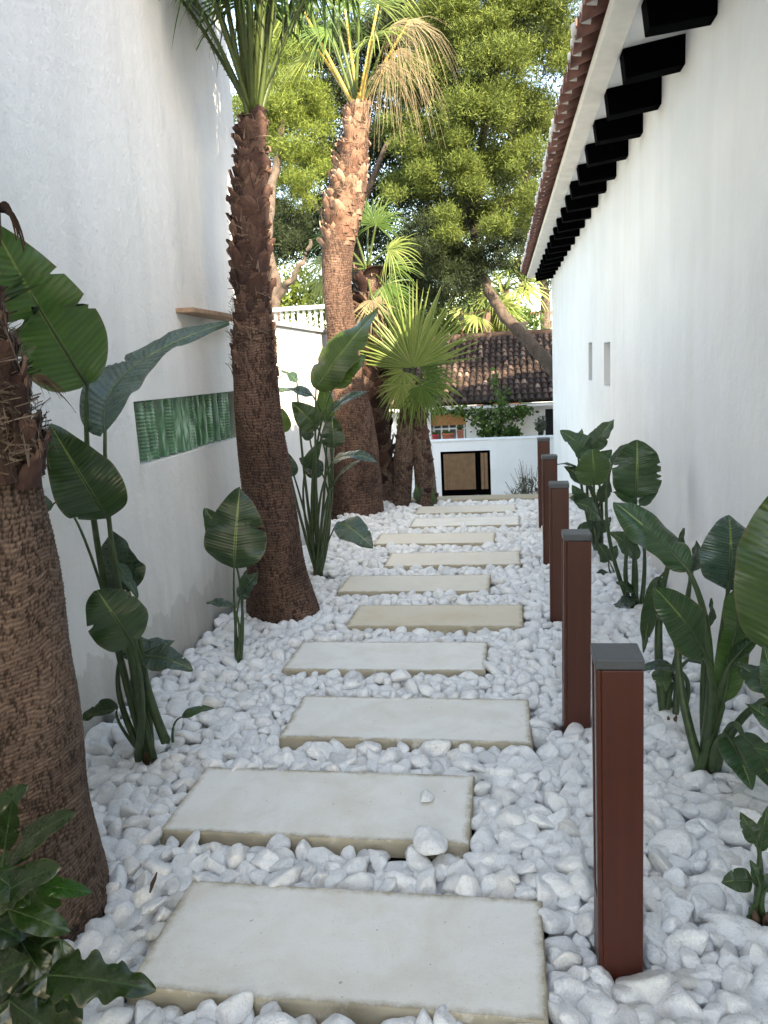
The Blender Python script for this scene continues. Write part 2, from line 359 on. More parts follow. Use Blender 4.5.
# soffit + fascia (white) with a slope
m = MB(); y0, y1 = -3., LEN+.15
def prof(P, a=y0, b_=y1):
    n = len(P); V = [(x, a, z) for x, z in P]+[(x, b_, z) for x, z in P]
    return V, [(i, (i+1) % n, (i+1) % n+n, i+n) for i in range(n)]+[tuple(range(n-1, -1, -1)), tuple(range(n, 2*n))]
m.add(*prof([(.30, 3.262), (-.342, 3.187), (-.342, 3.24), (.30, 3.33)]))
m.build('soffit', MAT['plaster_right'], RH, bevel=.004)
m = MB(); m.add(*prof([(-.343, 3.165), (-.47, 3.178), (-.475, 3.236), (-.343, 3.24)])); m.build('fascia', MAT['mortar_white'], RH, bevel=.006)
# roof slab behind the tiles
m = MB(); m.add(*prof([(-.44, 3.238), (3.6, 4.85), (7.2, 3.4), (7.2, 3.3), (3.6, 4.75), (.3, 3.332)]))
roof = m.build('roof', MAT['mortar'], RH)
# barrel tiles: a row of under-tiles (concave up) and cover tiles at the edge
m = MB(); m2 = MB(); sl_ = (4.85-3.238)/4.04
y = y0+.1; i = 0
while y < y1:
    j = rng.normal(0, .006)
    for cover in (0, 1):
        yc = y+(.11 if cover else 0); rr_ = .085; cv = rng.random()
        x_out = -.60+j if not cover else -.585+rng.normal(0, .008)
        ths = np.linspace(0, math.pi, 9); x_in = 3.5 if cover else -.1
        rows = []
        for xx, sh in ((x_out, 1.), (x_out+.45, .93), (x_in, .95)):
            zc = 3.252+(xx+.44)*sl_*(1 if xx > -.44 else .55)+(.062 if cover else .065)
            rows.append([(xx, yc+rr_*sh*math.cos(t), zc+(rr_*.75*math.sin(t)*(1 if cover else -1))+(0.01 if cover else .0)) for t in ths])
        A = np.array(rows); inner = A.copy(); inner[:, :, 2] += .013 if not cover else -.013
        mm = m
        mm.grid(A, .2+cv*.6); mm.grid(inner, .2+cv*.6); mm.grid(np.stack([A[0], inner[0]]), cv)
    # white mortar plug under the cover tile
    yc = y+.11
    zz0 = 3.252+(x_out+.44)*sl_*.55+.062; m.cur = 1; m.tube([(x_out-.008-rng.random()*.01, yc, zz0+.012), (x_out+.03, yc, zz0+.02)], [.045, .06], 9); m.cur = 0
    y += .22; i += 1
m.build('roof_tiles', [MAT['terra'], MAT['mortar']], roof, smooth=True)
# unseen block added behind the camera, cut along the sun to shade the alley
m = MB(); fp = [(.12, 1.35), (.12, -14), (7, -14), (7, -7.8), (5, -5.3)]; n5_ = len(fp)
m.add([(x, y, 3.42) for x, y in fp]+[(x, y, 8.2) for x, y in fp], [(i, (i+1) % n5_, (i+1) % n5_+n5_, i+n5_) for i in range(n5_)]+[tuple(range(n5_)), tuple(range(n5_, 2*n5_))])
m.build('unseen_sun_blocker', MAT['plaster_right'], RH)

# ================================================================== LEFT BUILDING
LH = empty('rendered_building', (-1.85, 0, 0)); tag(LH, 'tall pale rough-plastered building along the left side with a green glass strip window', 'building')
def lx(s): # slight waviness of the hand-finished wall; a shallow step near the far end
    t = min(max((s-4.25)/.45, 0), 1); t = t*t*(3-2*t)
    return -.035*t+.012*math.sin(s*1.7)
fl = lambda s, z, d: (-d+lx(s)+.010*math.sin(z*1.3+s*.8), s, z)
m = MB(); zs_h = (3.665, 5.22, 1.085, 1.405)
ss = np.concatenate([np.arange(-3, zs_h[0]-.02, .1), [zs_h[0]], np.arange(zs_h[0]+.085, zs_h[1]-.02, .09), [zs_h[1]], np.arange(zs_h[1]+.08, 5.6, .08), [5.6]])
zz = np.concatenate([np.linspace(-.3, zs_h[2], 10), np.linspace(zs_h[2], zs_h[3], 4)[1:], np.linspace(zs_h[3], 6.2, 40)[1:]])
for a, c in zip(ss[:-1], ss[1:]):
    for z0, z1 in zip(zz[:-1], zz[1:]):
        if zs_h[0]-1e-6 <= a < zs_h[1]-1e-6 and zs_h[2]-1e-6 <= z0 < zs_h[3]-1e-6: continue
        m.quad(fl(a, z0, 0), fl(c, z0, 0), fl(c, z1, 0), fl(a, z1, 0))
a, c, z0, z1 = zs_h
for q in [((a, z0), (c, z0)), ((a, z1), (c, z1)), ((a, z0), (a, z1)), ((c, z0), (c, z1))]:
    (s0, h0), (s1, h1) = q; m.quad(fl(s0, h0, 0), fl(s1, h1, 0), fl(s1, h1, .13), fl(s0, h0, .13))
Z = zz[[0]+list(range(1, len(zz)))]
G = [[(fl(5.6, z, 0)[0]-.14+.14*math.cos(t), 5.6+.14*math.sin(t), z) for z in Z] for t in np.linspace(0, math.pi/2, 9)]
m.grid(G); xe = fl(5.6, 1, 0)[0]
m.quad((xe-.14, 5.74, -.3), (-6, 5.74, -.3), (-6, 5.74, 6.2), (xe-.14, 5.74, 6.2))
m.quad((0, -3, -.3), (-6, -3, -.3), (-6, -3, 6.2), (0, -3, 6.2)); m.quad((.02, -3, 6.2), (-.05, 5.6, 6.2), (-6, 5.74, 6.2), (-6, -3, 6.2))
lw = m.build('wall', MAT['plaster_left'], LH); 
for p in lw.data.polygons: p.use_smooth = len(p.vertices) == 4 and p.area < .2
import bmesh
bm = bmesh.new(); bm.from_mesh(lw.data); bmesh.ops.remove_doubles(bm, verts=bm.verts, dist=.0005); bmesh.ops.recalc_face_normals(bm, faces=bm.faces); bm.to_mesh(lw.data); bm.free()
# glass strip: upright ribbed green glass planks
gl, nt, bb = nmat('bottle_green_glass', .10, .8)
n = noise(nt, coords(nt, (8, 30, 5)), 1.2, 2); setc(nt, bb, ramp(nt, n, [(.3, (.02, .09, .035)), (.50, (.055, .19, .08)), (.68, (.34, .50, .38))]))  # pale end of the ramp paints whitish highlight streaks into the glass colour
bump(nt, bb, noise(nt, coords(nt, (40, 40, 8)), 2, 3), .5, .006); bb.inputs['Coat Weight'].default_value = .5
win = MB(); win.box(-.128, -.124, zs_h[0]+.003, zs_h[1]-.003, zs_h[2]+.003, zs_h[3]-.003)
wo = win.build('window', MAT['dark'], LH)
nn = 14; wd = (zs_h[1]-zs_h[0]-.02)/nn
for i in range(nn):
    yc = zs_h[0]+.01+wd*(i+.5); ribs = i % 3 == 1 or i % 5 == 2; R_ = wd*.47
    rows = []
    for z in np.arange(zs_h[2]+.004, zs_h[3]-.003, .004):
        q = 1+(.05*math.sin(z*330+i) if ribs else .02*math.sin(z*60+i))
        rows.append([(-.10+lx(yc)+R_*1.1*q*math.cos(t), yc+R_*math.sin(t)*min(q, 1.), z) for t in np.linspace(-1.6, 1.6, 10)])
    g = MB(); g.grid(rows); g.build('glass_block', gl, wo, smooth=True)
# plank ledge
m = MB(); V = [(-.03, 4.24, 1.868), (.105, 4.27, 1.868), (.115, 5.12, 1.866), (-.03, 5.16, 1.866)]
V += [(a_, b_, c_+.026) for a_, b_, c_ in V]
m.add(V, [(3, 2, 1, 0), (4, 5, 6, 7), (0, 1, 5, 4), (1, 2, 6, 5), (2, 3, 7, 6), (3, 0, 4, 7)]); m.build('wooden_ledge', MAT['wood'], LH, bevel=.004)

# low garden wall continuing on the left
LWZ = empty('garden_wall', (-1.93, 5.76, -.3)); tag(LWZ, 'low white garden wall behind the palms, running on from the tall building', 'wall')
m = MB(); m.box(-.22, 0, 0, 3.6, 0, 2.20); m.build('wall', MAT['plaster_far'], LWZ, bevel=.02)
m = MB(); m.box(-.25, .03, -.01, 3.63, 2.202, 2.235); m.build('coping', MAT['plaster_far'], LWZ, bevel=.008)

# white balustrade far behind it
BAL = empty('balustrade', at(300, 322, 12.5)); tag(BAL, 'white terrace balustrade glimpsed above the low garden wall', 'balustrade')
p0, p1 = at(262, 322, 12.5), at(345, 330, 12.5); z_t = at(300, 306, 12.5)[2]; z_b = p0[2]-.35
m = MB(); m.box(p0[0]-3, p1[0], 12.5, 12.65, LOW, z_b); m.build('base_wall', MAT['plaster_far'], BAL, world=True)
m = MB(); m.box(p0[0]-3, p1[0], 12.48, 12.66, z_t-.06, z_t); m.build('rail', MAT['plaster_far'], BAL, world=True)
for i in range(48):
    xx = p1[0]-.1-i*.095; g = MB()
    g.tube([(xx, 12.57, z_b), (xx, 12.57, z_b+.12), (xx, 12.57, (z_b+z_t)/2), (xx, 12.57, z_t-.06)], [.02, .036, .022, .026], 7)
    g.build('baluster', MAT['plaster_far'], BAL, world=True)

# ================================================================== GATE WALL
GY = 17.5
zt_l, zt_r = at(427, 442.5, GY)[2], at(550, 436, GY)[2]
gx0, gx1 = at(441, 470, GY)[0], at(490.5, 470, GY)[0]; gzt = at(466, 451, GY)[2]; gzb = gzt-1.95
GW = empty('boundary_wall', ((gx0+gx1)/2, GY, LOW)); tag(GW, 'white boundary wall across the end of the path with a gate opening', 'wall')
m = MB(); f = lambda s, z, d: (s, GY+d, z)
m.box(-4.2, gx0, GY, GY+.25, LOW, zt_l); m.box(gx1, 1.6, GY, GY+.25, LOW, zt_l); m.box(gx0, gx1, GY, GY+.25, gzt, zt_l)
m.build('wall', MAT['plaster_far'], GW, world=True)
m = MB(); m.box(-4.22, 1.6, GY-.02, GY+.27, zt_l+.002, zt_l+.04); m.build('coping', MAT['plaster_far'], GW, world=True, bevel=.01)
# gate
GT = empty('garden_gate', ((gx0+gx1)/2, GY+.05, gzb)); tag(GT, 'black steel framed gate with brown vertical slats and a narrow side leaf', 'gate')
gw = gx1-gx0; xs = gx0+gw*.70; fw = .055; gy = GY+.02
m = MB()
m.box(gx0, gx0+fw, gy, gy+.06, gzb, gzt); m.box(gx1-fw, gx1, gy, gy+.06, gzb, gzt); m.box(gx0+fw, gx1-fw, gy, gy+.06, gzt-fw, gzt)
m.box(xs, xs+.11, gy, gy+.06, gzb, gzt-fw)
zm = gzt-.88
m.box(gx0+fw, xs, gy, gy+.06, zm-.13, zm); m.box(xs+.11, gx1-fw, gy, gy+.06, zm-.13, zm)
m.build('frame', MAT['black'], GT, world=True, bevel=.004)
slm = simple('brown_gate_slat', (.22, .125, .06), .6, .2, 8, .1)
for (a, c) in ((gx0+fw, xs), (xs+.11, gx1-fw)):
    m = MB(); n_ = int((c-a)/.060); wq = (c-a)/n_
    for z0, z1 in ((zm, gzt-fw), (gzb, zm-.13)):
        m.box(a, c, gy+.055, gy+.06, z0, z1)
        for i in range(n_): m.box(a+i*wq+.011, a+(i+1)*wq-.011, gy+.015, gy+.04, z0+.001, z1-.001)
    m.build('slat_panel', slm, GT, world=True)
m = MB(); hz = at(448, 496, GY)[2]; m.tube([(xs-.02, gy-.05, hz), (xs+.05, gy-.05, hz), (xs+.05, gy, hz)], .012, 6)
m.tube([(xs-.02, gy-.05, hz), (xs-.12, gy-.055, hz-.01)], .010, 6); m.build('handle', MAT['diffuser'], GT, world=True)

# ================================================================== FAR HOUSE
HY = 20.6
FH = empty('tiled_house', (-1, HY, LOW)); tag(FH, 'low white house behind the gate with an old dark barrel-tiled roof', 'house')
ze = at(490, 404, HY-.35)[2]; zr = at(500, 336, 24.2)[2]
wx0, wx1, wz0, wz1 = at(431, 430, HY)[0], at(466, 430, HY)[0], at(450, 441, HY)[2], at(450, 414, HY)[2]
dx0, dx1 = at(545.5, 430, HY)[0], at(556, 430, HY)[0]
m = MB(); wall_holes(m, -9, 5, LOW, ze-.05, [(wx0, wx1, wz0-.35, wz1), (dx0, dx1, wz0-1.2, wz1+.02)], .5, lambda s, z, d: (s, HY+d, z), seg=2)
m.quad((-9, HY, LOW), (-9, 27, LOW), (-9, 27, ze), (-9, HY, ze)); m.quad((5, HY, LOW), (5, 27, LOW), (5, 27, ze), (5, HY, ze))
m.build('wall', MAT['plaster_far'], FH, world=True)
m = MB(); m.box(wx0+.01, wx1-.01, HY+.45, HY+.49, wz0-.34, wz1-.01); ww = m.build('window', simple('dim_window', (.16, .17, .17), .3, .5, 3, 0), FH, world=True)
m = MB(); m.box(wx0, wx1, HY+.10, HY+.13, wz1-.30, wz1-.0); m.build('awning', simple('ochre_cloth', (.42, .20, .08), .8, .2, 10, 0), ww, world=True)
m = MB(); 
for i in range(5): xx = wx0+.06+i*(wx1-wx0-.12)/4; m.box(xx-.02, xx+.02, HY+.2, HY+.24, wz0-.34, wz1-.31)
m.box(wx0, wx1, HY+.195, HY+.245, wz1-.42, wz1-.38)
m.build('frame', MAT['plaster_far'], ww, world=True)
m = MB(); m.box(dx0+.01, dx1, HY+.3, HY+.33, wz0-1.1, wz1); m.build('door', MAT['dark'], FH, world=True)
m = MB(); m.box(-9.1, 5.1, HY-.42, HY-.02, ze-.10, ze-.03); m.build('eave', MAT['plaster_far'], FH, world=True)
m = MB(); m.add([(-9.1, HY-.45, ze), (5.1, HY-.45, ze), (5.1, 24.2, zr), (-9.1, 24.2, zr), (-9.1, 28, ze), (5.1, 28, ze)], [(0, 1, 2, 3), (3, 2, 5, 4), (0, 3, 4), (1, 5, 2)])
rf = m.build('roof', MAT['dark'], FH, world=True)
tm = attr_mat('weathered_roof_tile', [(0, (.035, .024, .020)), (.45, (.085, .055, .043)), (.75, (.18, .12, .09)), (1, (.38, .33, .28))], nscale=9, namp=.5, bumpd=.01)
m = MB(); sp = .17; L_ = math.hypot(24.2-HY+.45, zr-ze); dirv = np.array([0, 24.2-HY+.45, zr-ze])/L_; nv = np.array([0, -dirv[2], dirv[1]])
nr = int(L_/.30)
xi = -6.5
while xi < 3.4:
    for k in range(nr):
        b0 = np.array([xi+rng.normal(0, .012), HY-.47, ze+.02])+dirv*k*.30; hh = rng.random()**1.8*.85
        rows = []
        for t_, sc in ((0, 1.), (.38, .8)):
            c0 = b0+dirv*t_+nv*(.035 if t_ == 0 else .01)
            rows.append([c0+np.array([  .066*sc*math.cos(a_), 0, 0])+nv*.075*sc*math.sin(a_) for a_ in np.linspace(0, math.pi, 7)])
        m.grid(rows, hh); m.add([c for c in rows[0]], [tuple(range(7))], hh*.3)
        rows = []
        for t_, sc in ((0, .9), (.38, 1.)):
            c0 = b0+np.array([sp/2, 0, 0])+dirv*t_+nv*(.07)
            rows.append([c0+np.array([  .066*sc*math.cos(a_), 0, 0])-nv*.06*sc*math.sin(a_) for a_ in np.linspace(0, math.pi, 5)])
        m.grid(rows, hh*.6)
    xi += sp
m.build('roof_tiles', tm, rf, smooth=True, world=True)
m = MB(); m.tube([(x_, 24.2, zr+.03) for x_ in np.linspace(-6.5, 3.4, 40)], .10, 8, a=.5); m.build('ridge_tiles', tm, rf, world=True)
pc = at(520.5, 330, 24.5); m = MB(); m.box(pc[0]-.17, pc[0]+.17, 24.3, 24.7, zr-.4, zr+.32); m.box(pc[0]-.21, pc[0]+.21, 24.26, 24.74, zr+.322, zr+.38)
m.build('chimney', simple('grey_chimney', (.25, .22, .19), .9, .3, 6, .3), rf, world=True)
# aerial on the ridge
pa = at(462.5, 340, 24.1); AN = empty('roof_aerial', pa); tag(AN, 'thin mast aerial standing on the old tiled roof ridge', 'aerial')
m = MB(); m.tube([pa+[0, 0, -.3], pa+[0, 0, .85]], .02, 6); m.tube([pa+[-.3, 0, .7], pa+[2.4, .1, 1.0]], .008, 5); m.build('mast', simple('rusty_steel', (.16, .08, .05), .8, .3, 20, 0), AN, world=True)
m = MB(); m.box(pa[0]-.09, pa[0]+.07, pa[1]-.03, pa[1]+.03, pa[2]+.55, pa[2]+.72); m.build('junction_box', MAT['dark'], AN, world=True)
# pots on the terrace in front of the far window, standing on a ledge
lz = at(450, 441.5, 19.3)[2]
m = MB(); m.box(-3.2, 1.9, 19.1, 19.5, LOW, lz); LG = m.build('planter_ledge', MAT['plaster_far']); tag(LG, 'white ledge in front of the far house carrying flower pots', 'ledge')
def potp(u, name, lab, col, w, h, grp='pots on the far ledge'):
    c = at(u, 441, 19.3); c[2] = lz; e = empty(name, c); tag(e, lab, 'flower pot', grp)
    g = MB(); rr_ = w/2; g.grid([[(c[0]+r_*math.cos(t), 19.3+r_*math.sin(t), c[2]+z_) for t in np.linspace(0, 2*math.pi, 16, endpoint=False)] for r_, z_ in ((rr_*.72, 0), (rr_, h), (rr_*1.1, h), (rr_*1.1, h+.03), (rr_*.9, h+.03), (rr_*.85, h-.03))], wrap=True)
    g.build('pot', simple(name+'_clay', col, .7, .2, 10, .1), e, world=True, smooth=True)
    return e, c
POTS = [potp(435.5, 'flower_pot', 'small red pot at the left end of the far ledge', (.40, .03, .04), .16, .16),
        potp(448, 'trough_planter', 'wide terracotta planter in the middle of the far ledge', (.42, .13, .07), .30, .18),
        potp(460.5, 'flower_pot', 'tall terracotta pot on the far ledge beside the vine', (.38, .14, .09), .17, .25)]

# ================================================================== STEPPING SLABS
SW, SD = 1.037, .414
SX = [-.9903, -1.2105, -.9985, -1.2044, -1.0104, -1.2268, -1.0145, -1.2233, -1.0041, -1.0354]
SY = [1.5854, 2.2515, 2.9387, 3.68, 4.3577, 5.0794, 5.7815, 6.5294, 7.2593, 7.93]
SL = ['stepping slab nearest the viewer, lying between the big trunk and the first bollard', 'second stepping slab from the viewer, with two stray pebbles on it',
      'third stepping slab, reaching further right, level with the second bollard', 'fourth stepping slab, set to the left, beside the small upright plant',
      'fifth stepping slab, brown stained along its edges, level with the leaning palm base', 'sixth stepping slab, set to the left, just beyond the stained one',
      'seventh stepping slab, narrow in view, level with the third bollard', 'eighth stepping slab, beside the drooping striped leaf',
      'ninth stepping slab, last but one before the end of the path', 'last stepping slab, right before the kerb at the end of the path']
def slab_mesh(seed):
    r = np.random.default_rng(seed); nx, ny = 60, 26; xs = np.linspace(-SW/2, SW/2, nx); ys = np.linspace(-SD/2, SD/2, ny)
    m = MB(); X, Y = np.meshgrid(xs, ys, indexing='ij'); o1 = r.random()*90
    jx = (vn(Y*22+o1, X*0+1)-.5)*.005; jy = (vn(X*14+o1, Y*0+5)-.5)*.005
    top = np.stack([X+jx*(np.abs(X) > SW/2-.02), Y+jy*(np.abs(Y) > SD/2-.02), (vn(X*5+o1, Y*5)-.5)*.003], -1)
    m.grid(top)
    def rim(a): # side wall with rounded arris
        a = np.array(a); c = a.copy(); n = np.array([np.sign(c[:, 0])*(np.abs(c[:, 0]) > SW/2-.02), np.sign(c[:, 1])*(np.abs(c[:, 1]) > SD/2-.02)]).T
        L = [a]
        for d, z in ((.003, -.003), (.0045, -.009), (.005, -.06)):
            q = a.copy(); q[:, :2] += n*d; q[:, 2] += z; L.append(q)
        return L
    per = [top[i, 0] for i in range(nx)]+[top[-1, j] for j in range(1, ny)]+[top[i, -1] for i in range(nx-2, -1, -1)]+[top[0, j] for j in range(ny-2, 0, -1)]
    m.grid(np.array(rim(per)), wrap=True)
    return m
slabs = []
for i in range(10):
    e = slab_mesh(i).build('stepping_slab', MAT[('slab', 'slab', 'slab', 'slab', 'slabtan', 'slabmid', 'slabmid', 'slabmid', 'slab', 'slabmid')[i]]); e.location = (SX[i]+SW/2, SY[i]+SD/2, .004); e.rotation_euler = (rng.normal(0, .003), rng.normal(0, .003), rng.normal(0, .006))
    for p in e.data.polygons: p.use_smooth = True
    tag(e, SL[i].replace('stepping slab', 'cream slab'), 'paving slab', 'stepping slabs of the path'); slabs.append(e)
m = MB(); m.box(-1.55, 1.0, 8.70, 8.955, -.12, .012); kb = m.build('kerb', MAT['slab'], bevel=.008); tag(kb, 'pale stone kerb closing the end of the path', kind='structure')

# ================================================================== BOLLARDS
BX, BY, BS, BH, BW = .1814, 1.7797, 1.3505, .8097, .1081
def make_bollard():
    e = empty('bollard', (BX+BW/2, BY+BW/2, 0)); h = BW/2; c = BH-.028
    m = MB(); m.box(-h+.012, h, -h, h, -.12, c); m.box(-h, -h+.0118, -h, -h+.022, -.12, c); m.box(-h, -h+.0118, h-.022, h, -.12, c)
    m.box(-h, -h+.0118, -h+.0222, h-.0222, -.12, c-.62); m.build('post', MAT['bollard'], e, bevel=.0025)
    m = MB(); m.box(-h+.004, -h+.0115, -h+.0225, h-.0225, c-.615, c-.004); m.build('light_diffuser', MAT['diffuser'], e)
    m = MB(); m.box(-h-.002, h+.002, -h-.002, h+.002, c+.002, BH); m.build('cap', MAT['cap'], e, bevel=.003)
    m = MB(); m.box(-h+.004, h-.004, -h+.004, h-.004, c-.003, c+.004); m.build('collar', MAT['black'], e)
    return e
def copy_tree(o, parent=None):
    c = o.copy(); COL.objects.link(c); c.parent = parent
    for ch in list(o.children): copy_tree(ch, c)
    return c
BL = ['nearest, beside the first slab', 'second, beside the third slab', 'third, half hidden by the second',
      'fourth, just behind the third', 'farthest, before the gate wall']
b0 = make_bollard()
for i in range(5):
    o = b0 if i == 0 else copy_tree(b0)
    o.location = (BX+BW/2+(0, 0, .008, .02, .03)[i], BY+BW/2+i*BS, 0); o.rotation_euler = (0, math.radians((-.3, .5, .4, .1, 0)[i]), math.radians((0, 1, -1, 1, 0)[i]))
    tag(o, 'rust brown square bollard with grey cap, '+BL[i], 'bollard', 'rust brown bollards along the path')

# ================================================================== PEBBLES
OBST = [(-1.50, 1.86, .26), (-1.49, 4.74, .20), (-1.66, 8.12, .26), (-1.49, 8.85, .14), (-1.27, 8.5, .1), (-.97, 8.5, .1),
        (-1.56, 2.80, .035), (-1.50, 2.87, .02), (-1.51, 3.82, .03), (-1.46, 5.54, .06), (-1.38, 5.5, .05), (.66, 5.9, .05), (.70, 5.5, .02), (.74, 4.8, .03), (.68, 2.80, .05), (.63, 3.4, .03), (.64, 2.03, .03)]
RECT = [(SX[i]-.004, SX[i]+SW+.004, SY[i]-.004, SY[i]+SD+.004) for i in range(10)]+[(BX, BX+BW, BY+i*BS, BY+i*BS+BW) for i in range(5)]+[(-1.55, 1.0, 8.70, 9)]
def floor_z(x, y):
    t = min(max((-1.18-x)/.5, 0), 1); t2 = min(max((x-.45)/.5, 0), 1)
    return -.108+.045*t*t+.02*t2+.012*math.sin(x*5.1+1)*math.sin(y*3.3)
proto = []
def pebble_shape(seed, sub):
    r = np.random.default_rng(seed); bm = bmesh.new(); bmesh.ops.create_icosphere(bm, subdivisions=sub, radius=1)
    V = np.array([v.co[:] for v in bm.verts]); Fc = np.array([[v.index for v in f.verts] for f in bm.faces]); bm.free()
    V /= np.linalg.norm(V, axis=1)[:, None]
    N = r.normal(size=(14, 3)); N /= np.linalg.norm(N, axis=1)[:, None]; D = r.uniform(.70, 1.02, 14)
    q = np.maximum(V@N.T, 1e-3)/D; p = 11.; rad = 1/((q**p).sum(1))**(1/p); rad = np.minimum(rad, 1.25)
    P = V*rad[:, None]
    for k in range(3):
        a = r.normal(size=3); P = P*(1+.03*np.sin(P@a*3+k)+.008*np.sin(P@a*11+2*k))[:, None]
    P *= np.array([r.uniform(1.12, 1.5), 1., r.uniform(.62, .85)]); P /= np.cbrt(np.prod(P.std(0)))*1.9
    return P, Fc
NP_ = 14
PX = [pebble_shape(100+i, 4) for i in range(NP_)]; PH = [pebble_shape(100+i, 3) for i in range(NP_)]; PL = [pebble_shape(100+i, 2) for i in range(NP_)]
X0, X1, Y0, Y1 = -1.82, 1.0, 1.15, 8.7
cell = .12; gridd = {}
peb = []
def blocked(x, y, r):
    for a, b_, c, d in RECT:
        if a-r*.95 < x < b_+r*.95 and c-r*.95 < y < d+r*.95: return True
    for a, b_, c in OBST:
        if (x-a)**2+(y-b_)**2 < (c+r*.6)**2: return True
    return False
def zat(x, y, r):
    z = floor_z(x, y)+r*.8; gx, gy = int(x/cell+100), int(y/cell+100)
    for i in (gx-1, gx, gx+1):
        for j in (gy-1, gy, gy+1):
            for (a, b_, c, q) in gridd.get((i, j), ()):
                d2 = (x-a)**2+(y-b_)**2; s_ = (r+q)*.94
                if d2 < s_*s_:
                    h = c+math.sqrt(s_*s_-d2)*.82
                    if h > z: z = h
    return z
NTOT = 14500
pr_ = random.Random(3)
for n_ in range(NTOT):
    far = n_ > 0
    r = .0262*math.exp(pr_.gauss(0, .26)); r = min(max(r, .014), .039)
    best = None; tries = 0; bx_ = by_ = None
    while bx_ is None:
        x, y = pr_.uniform(X0+r, X1-r), pr_.uniform(Y0, Y1)
        if not blocked(x, y, r): bx_, by_ = x, y
    best = (zat(bx_, by_, r), bx_, by_)
    for k in range(9):
        st = .06 if k < 5 else .02
        x, y = best[1]+pr_.gauss(0, st), best[2]+pr_.gauss(0, st)
        if not (X0+r*.8 < x < X1-r*.8 and Y0 < y < Y1) or blocked(x, y, r): continue
        z = zat(x, y, r)
        if z < best[0]: best = (z, x, y)
    z, x, y = best
    if z > floor_z(x, y)+.095: continue
    gridd.setdefault((int(x/cell+100), int(y/cell+100)), []).append((x, y, z, r)); peb.append((x, y, z, r))
PB = np.array(peb); print('pebbles', len(PB))
# visible size and exposure, to choose the 300 that show largest
Dv = PB[:, :3]-CP; dep = Dv@CF; U_ = 384+F*(Dv@CR)/dep; V_ = 512-F*(Dv@CU)/dep
size = PB[:, 3]/dep; inf = (U_ > 2) & (U_ < 766) & (V_ < 1022) & (V_ > 400)
for i in range(len(PB)):
    if not inf[i]: continue
    x, y, z, r = PB[i]; gx, gy = int(x/cell+100), int(y/cell+100)
    for a in (gx-1, gx, gx+1):
        for b_ in (gy-1, gy, gy+1):
            for (qx, qy, qz, qr) in gridd.get((a, b_), ()):
                if qz > z+.4*r and (qx-x)**2+(qy-y)**2 < (.75*(r+qr))**2: inf[i] = False
    if U_[i] < 130 and V_[i] > 880: inf[i] = False
order = np.argsort(-np.where(inf, size*(.6+.4*(dep < 2.6)), 0)); near = set(order[:297].tolist())
def rand_rot(flat=.5):
    e = (pr_.gauss(0, flat), pr_.gauss(0, flat), pr_.uniform(0, 6.283)); from mathutils import Euler
    return Euler(e)
pm = []
for i in range(NP_):
    P, Fc = PX[i]; me = bpy.data.meshes.new('pebble'); me.from_pydata(P.tolist(), [], Fc.tolist()); me.materials.append(MAT['pebble'])
    me.polygons.foreach_set('use_smooth', np.ones(len(me.polygons), bool)); pm.append(me)
Vs, Fs, As, off = [], [], [], 0
for i, (x, y, z, r) in enumerate(peb):
    k = pr_.randrange(NP_); e = rand_rot(.42); r2 = r*1.36
    if i in near:
        o = bpy.data.objects.new('pebble', pm[k]); COL.objects.link(o); o.location = (x, y, z); o.rotation_euler = e; o.scale = (r2, r2, r2)
        tag(o, 'white rounded pebble in the foreground bed around the nearest slabs and bollard', 'pebble', 'large white pebbles in the foreground')
        continue
    P, Fc = (PH if y < 3.2 else PL)[k]; Mx = np.array(e.to_matrix())
    Vs.append(P@Mx.T*r2+np.array([x, y, z])); Fs.append(Fc+off); As.append(np.full(len(P), pr_.random())); off += len(P)
V = np.concatenate(Vs).astype(np.float32); Fc = np.concatenate(Fs).astype(np.int32); A = np.concatenate(As).astype(np.float32)
me = bpy.data.meshes.new('pebble_bed'); me.vertices.add(len(V)); me.vertices.foreach_set('co', V.ravel())
me.loops.add(Fc.size); me.loops.foreach_set('vertex_index', Fc.ravel()); me.polygons.add(len(Fc))
me.polygons.foreach_set('loop_start', np.arange(0, Fc.size, 3, dtype=np.int32)); me.polygons.foreach_set('use_smooth', np.ones(len(Fc), bool))
me.update(calc_edges=True); a_ = me.attributes.new('h', 'FLOAT', 'POINT'); a_.data.foreach_set('value', A); me.materials.append(MAT['pebble'])
pbo = bpy.data.objects.new('pebble_bed', me); COL.objects.link(pbo); tag(pbo, 'bed of white marble pebbles between the slabs and walls', 'pebbles', kind='stuff')
for (u, v, r, lab, k) in [(426, 797, .020, 'small white pebble lying alone on the second slab', 2), (431, 843, .036, 'larger white pebble on the front edge of the second slab', 5), (401, 677, .034, 'white pebble on the near edge of the fourth slab', 8)]:
    c = gnd(u, v, .02); o = bpy.data.objects.new('pebble', pm[k]); COL.objects.link(o); o.location = (c[0], c[1], .004+r*.78); o.rotation_euler = (.1, .1, k); o.scale = (r*1.3,)*3
    tag(o, lab, 'pebble')

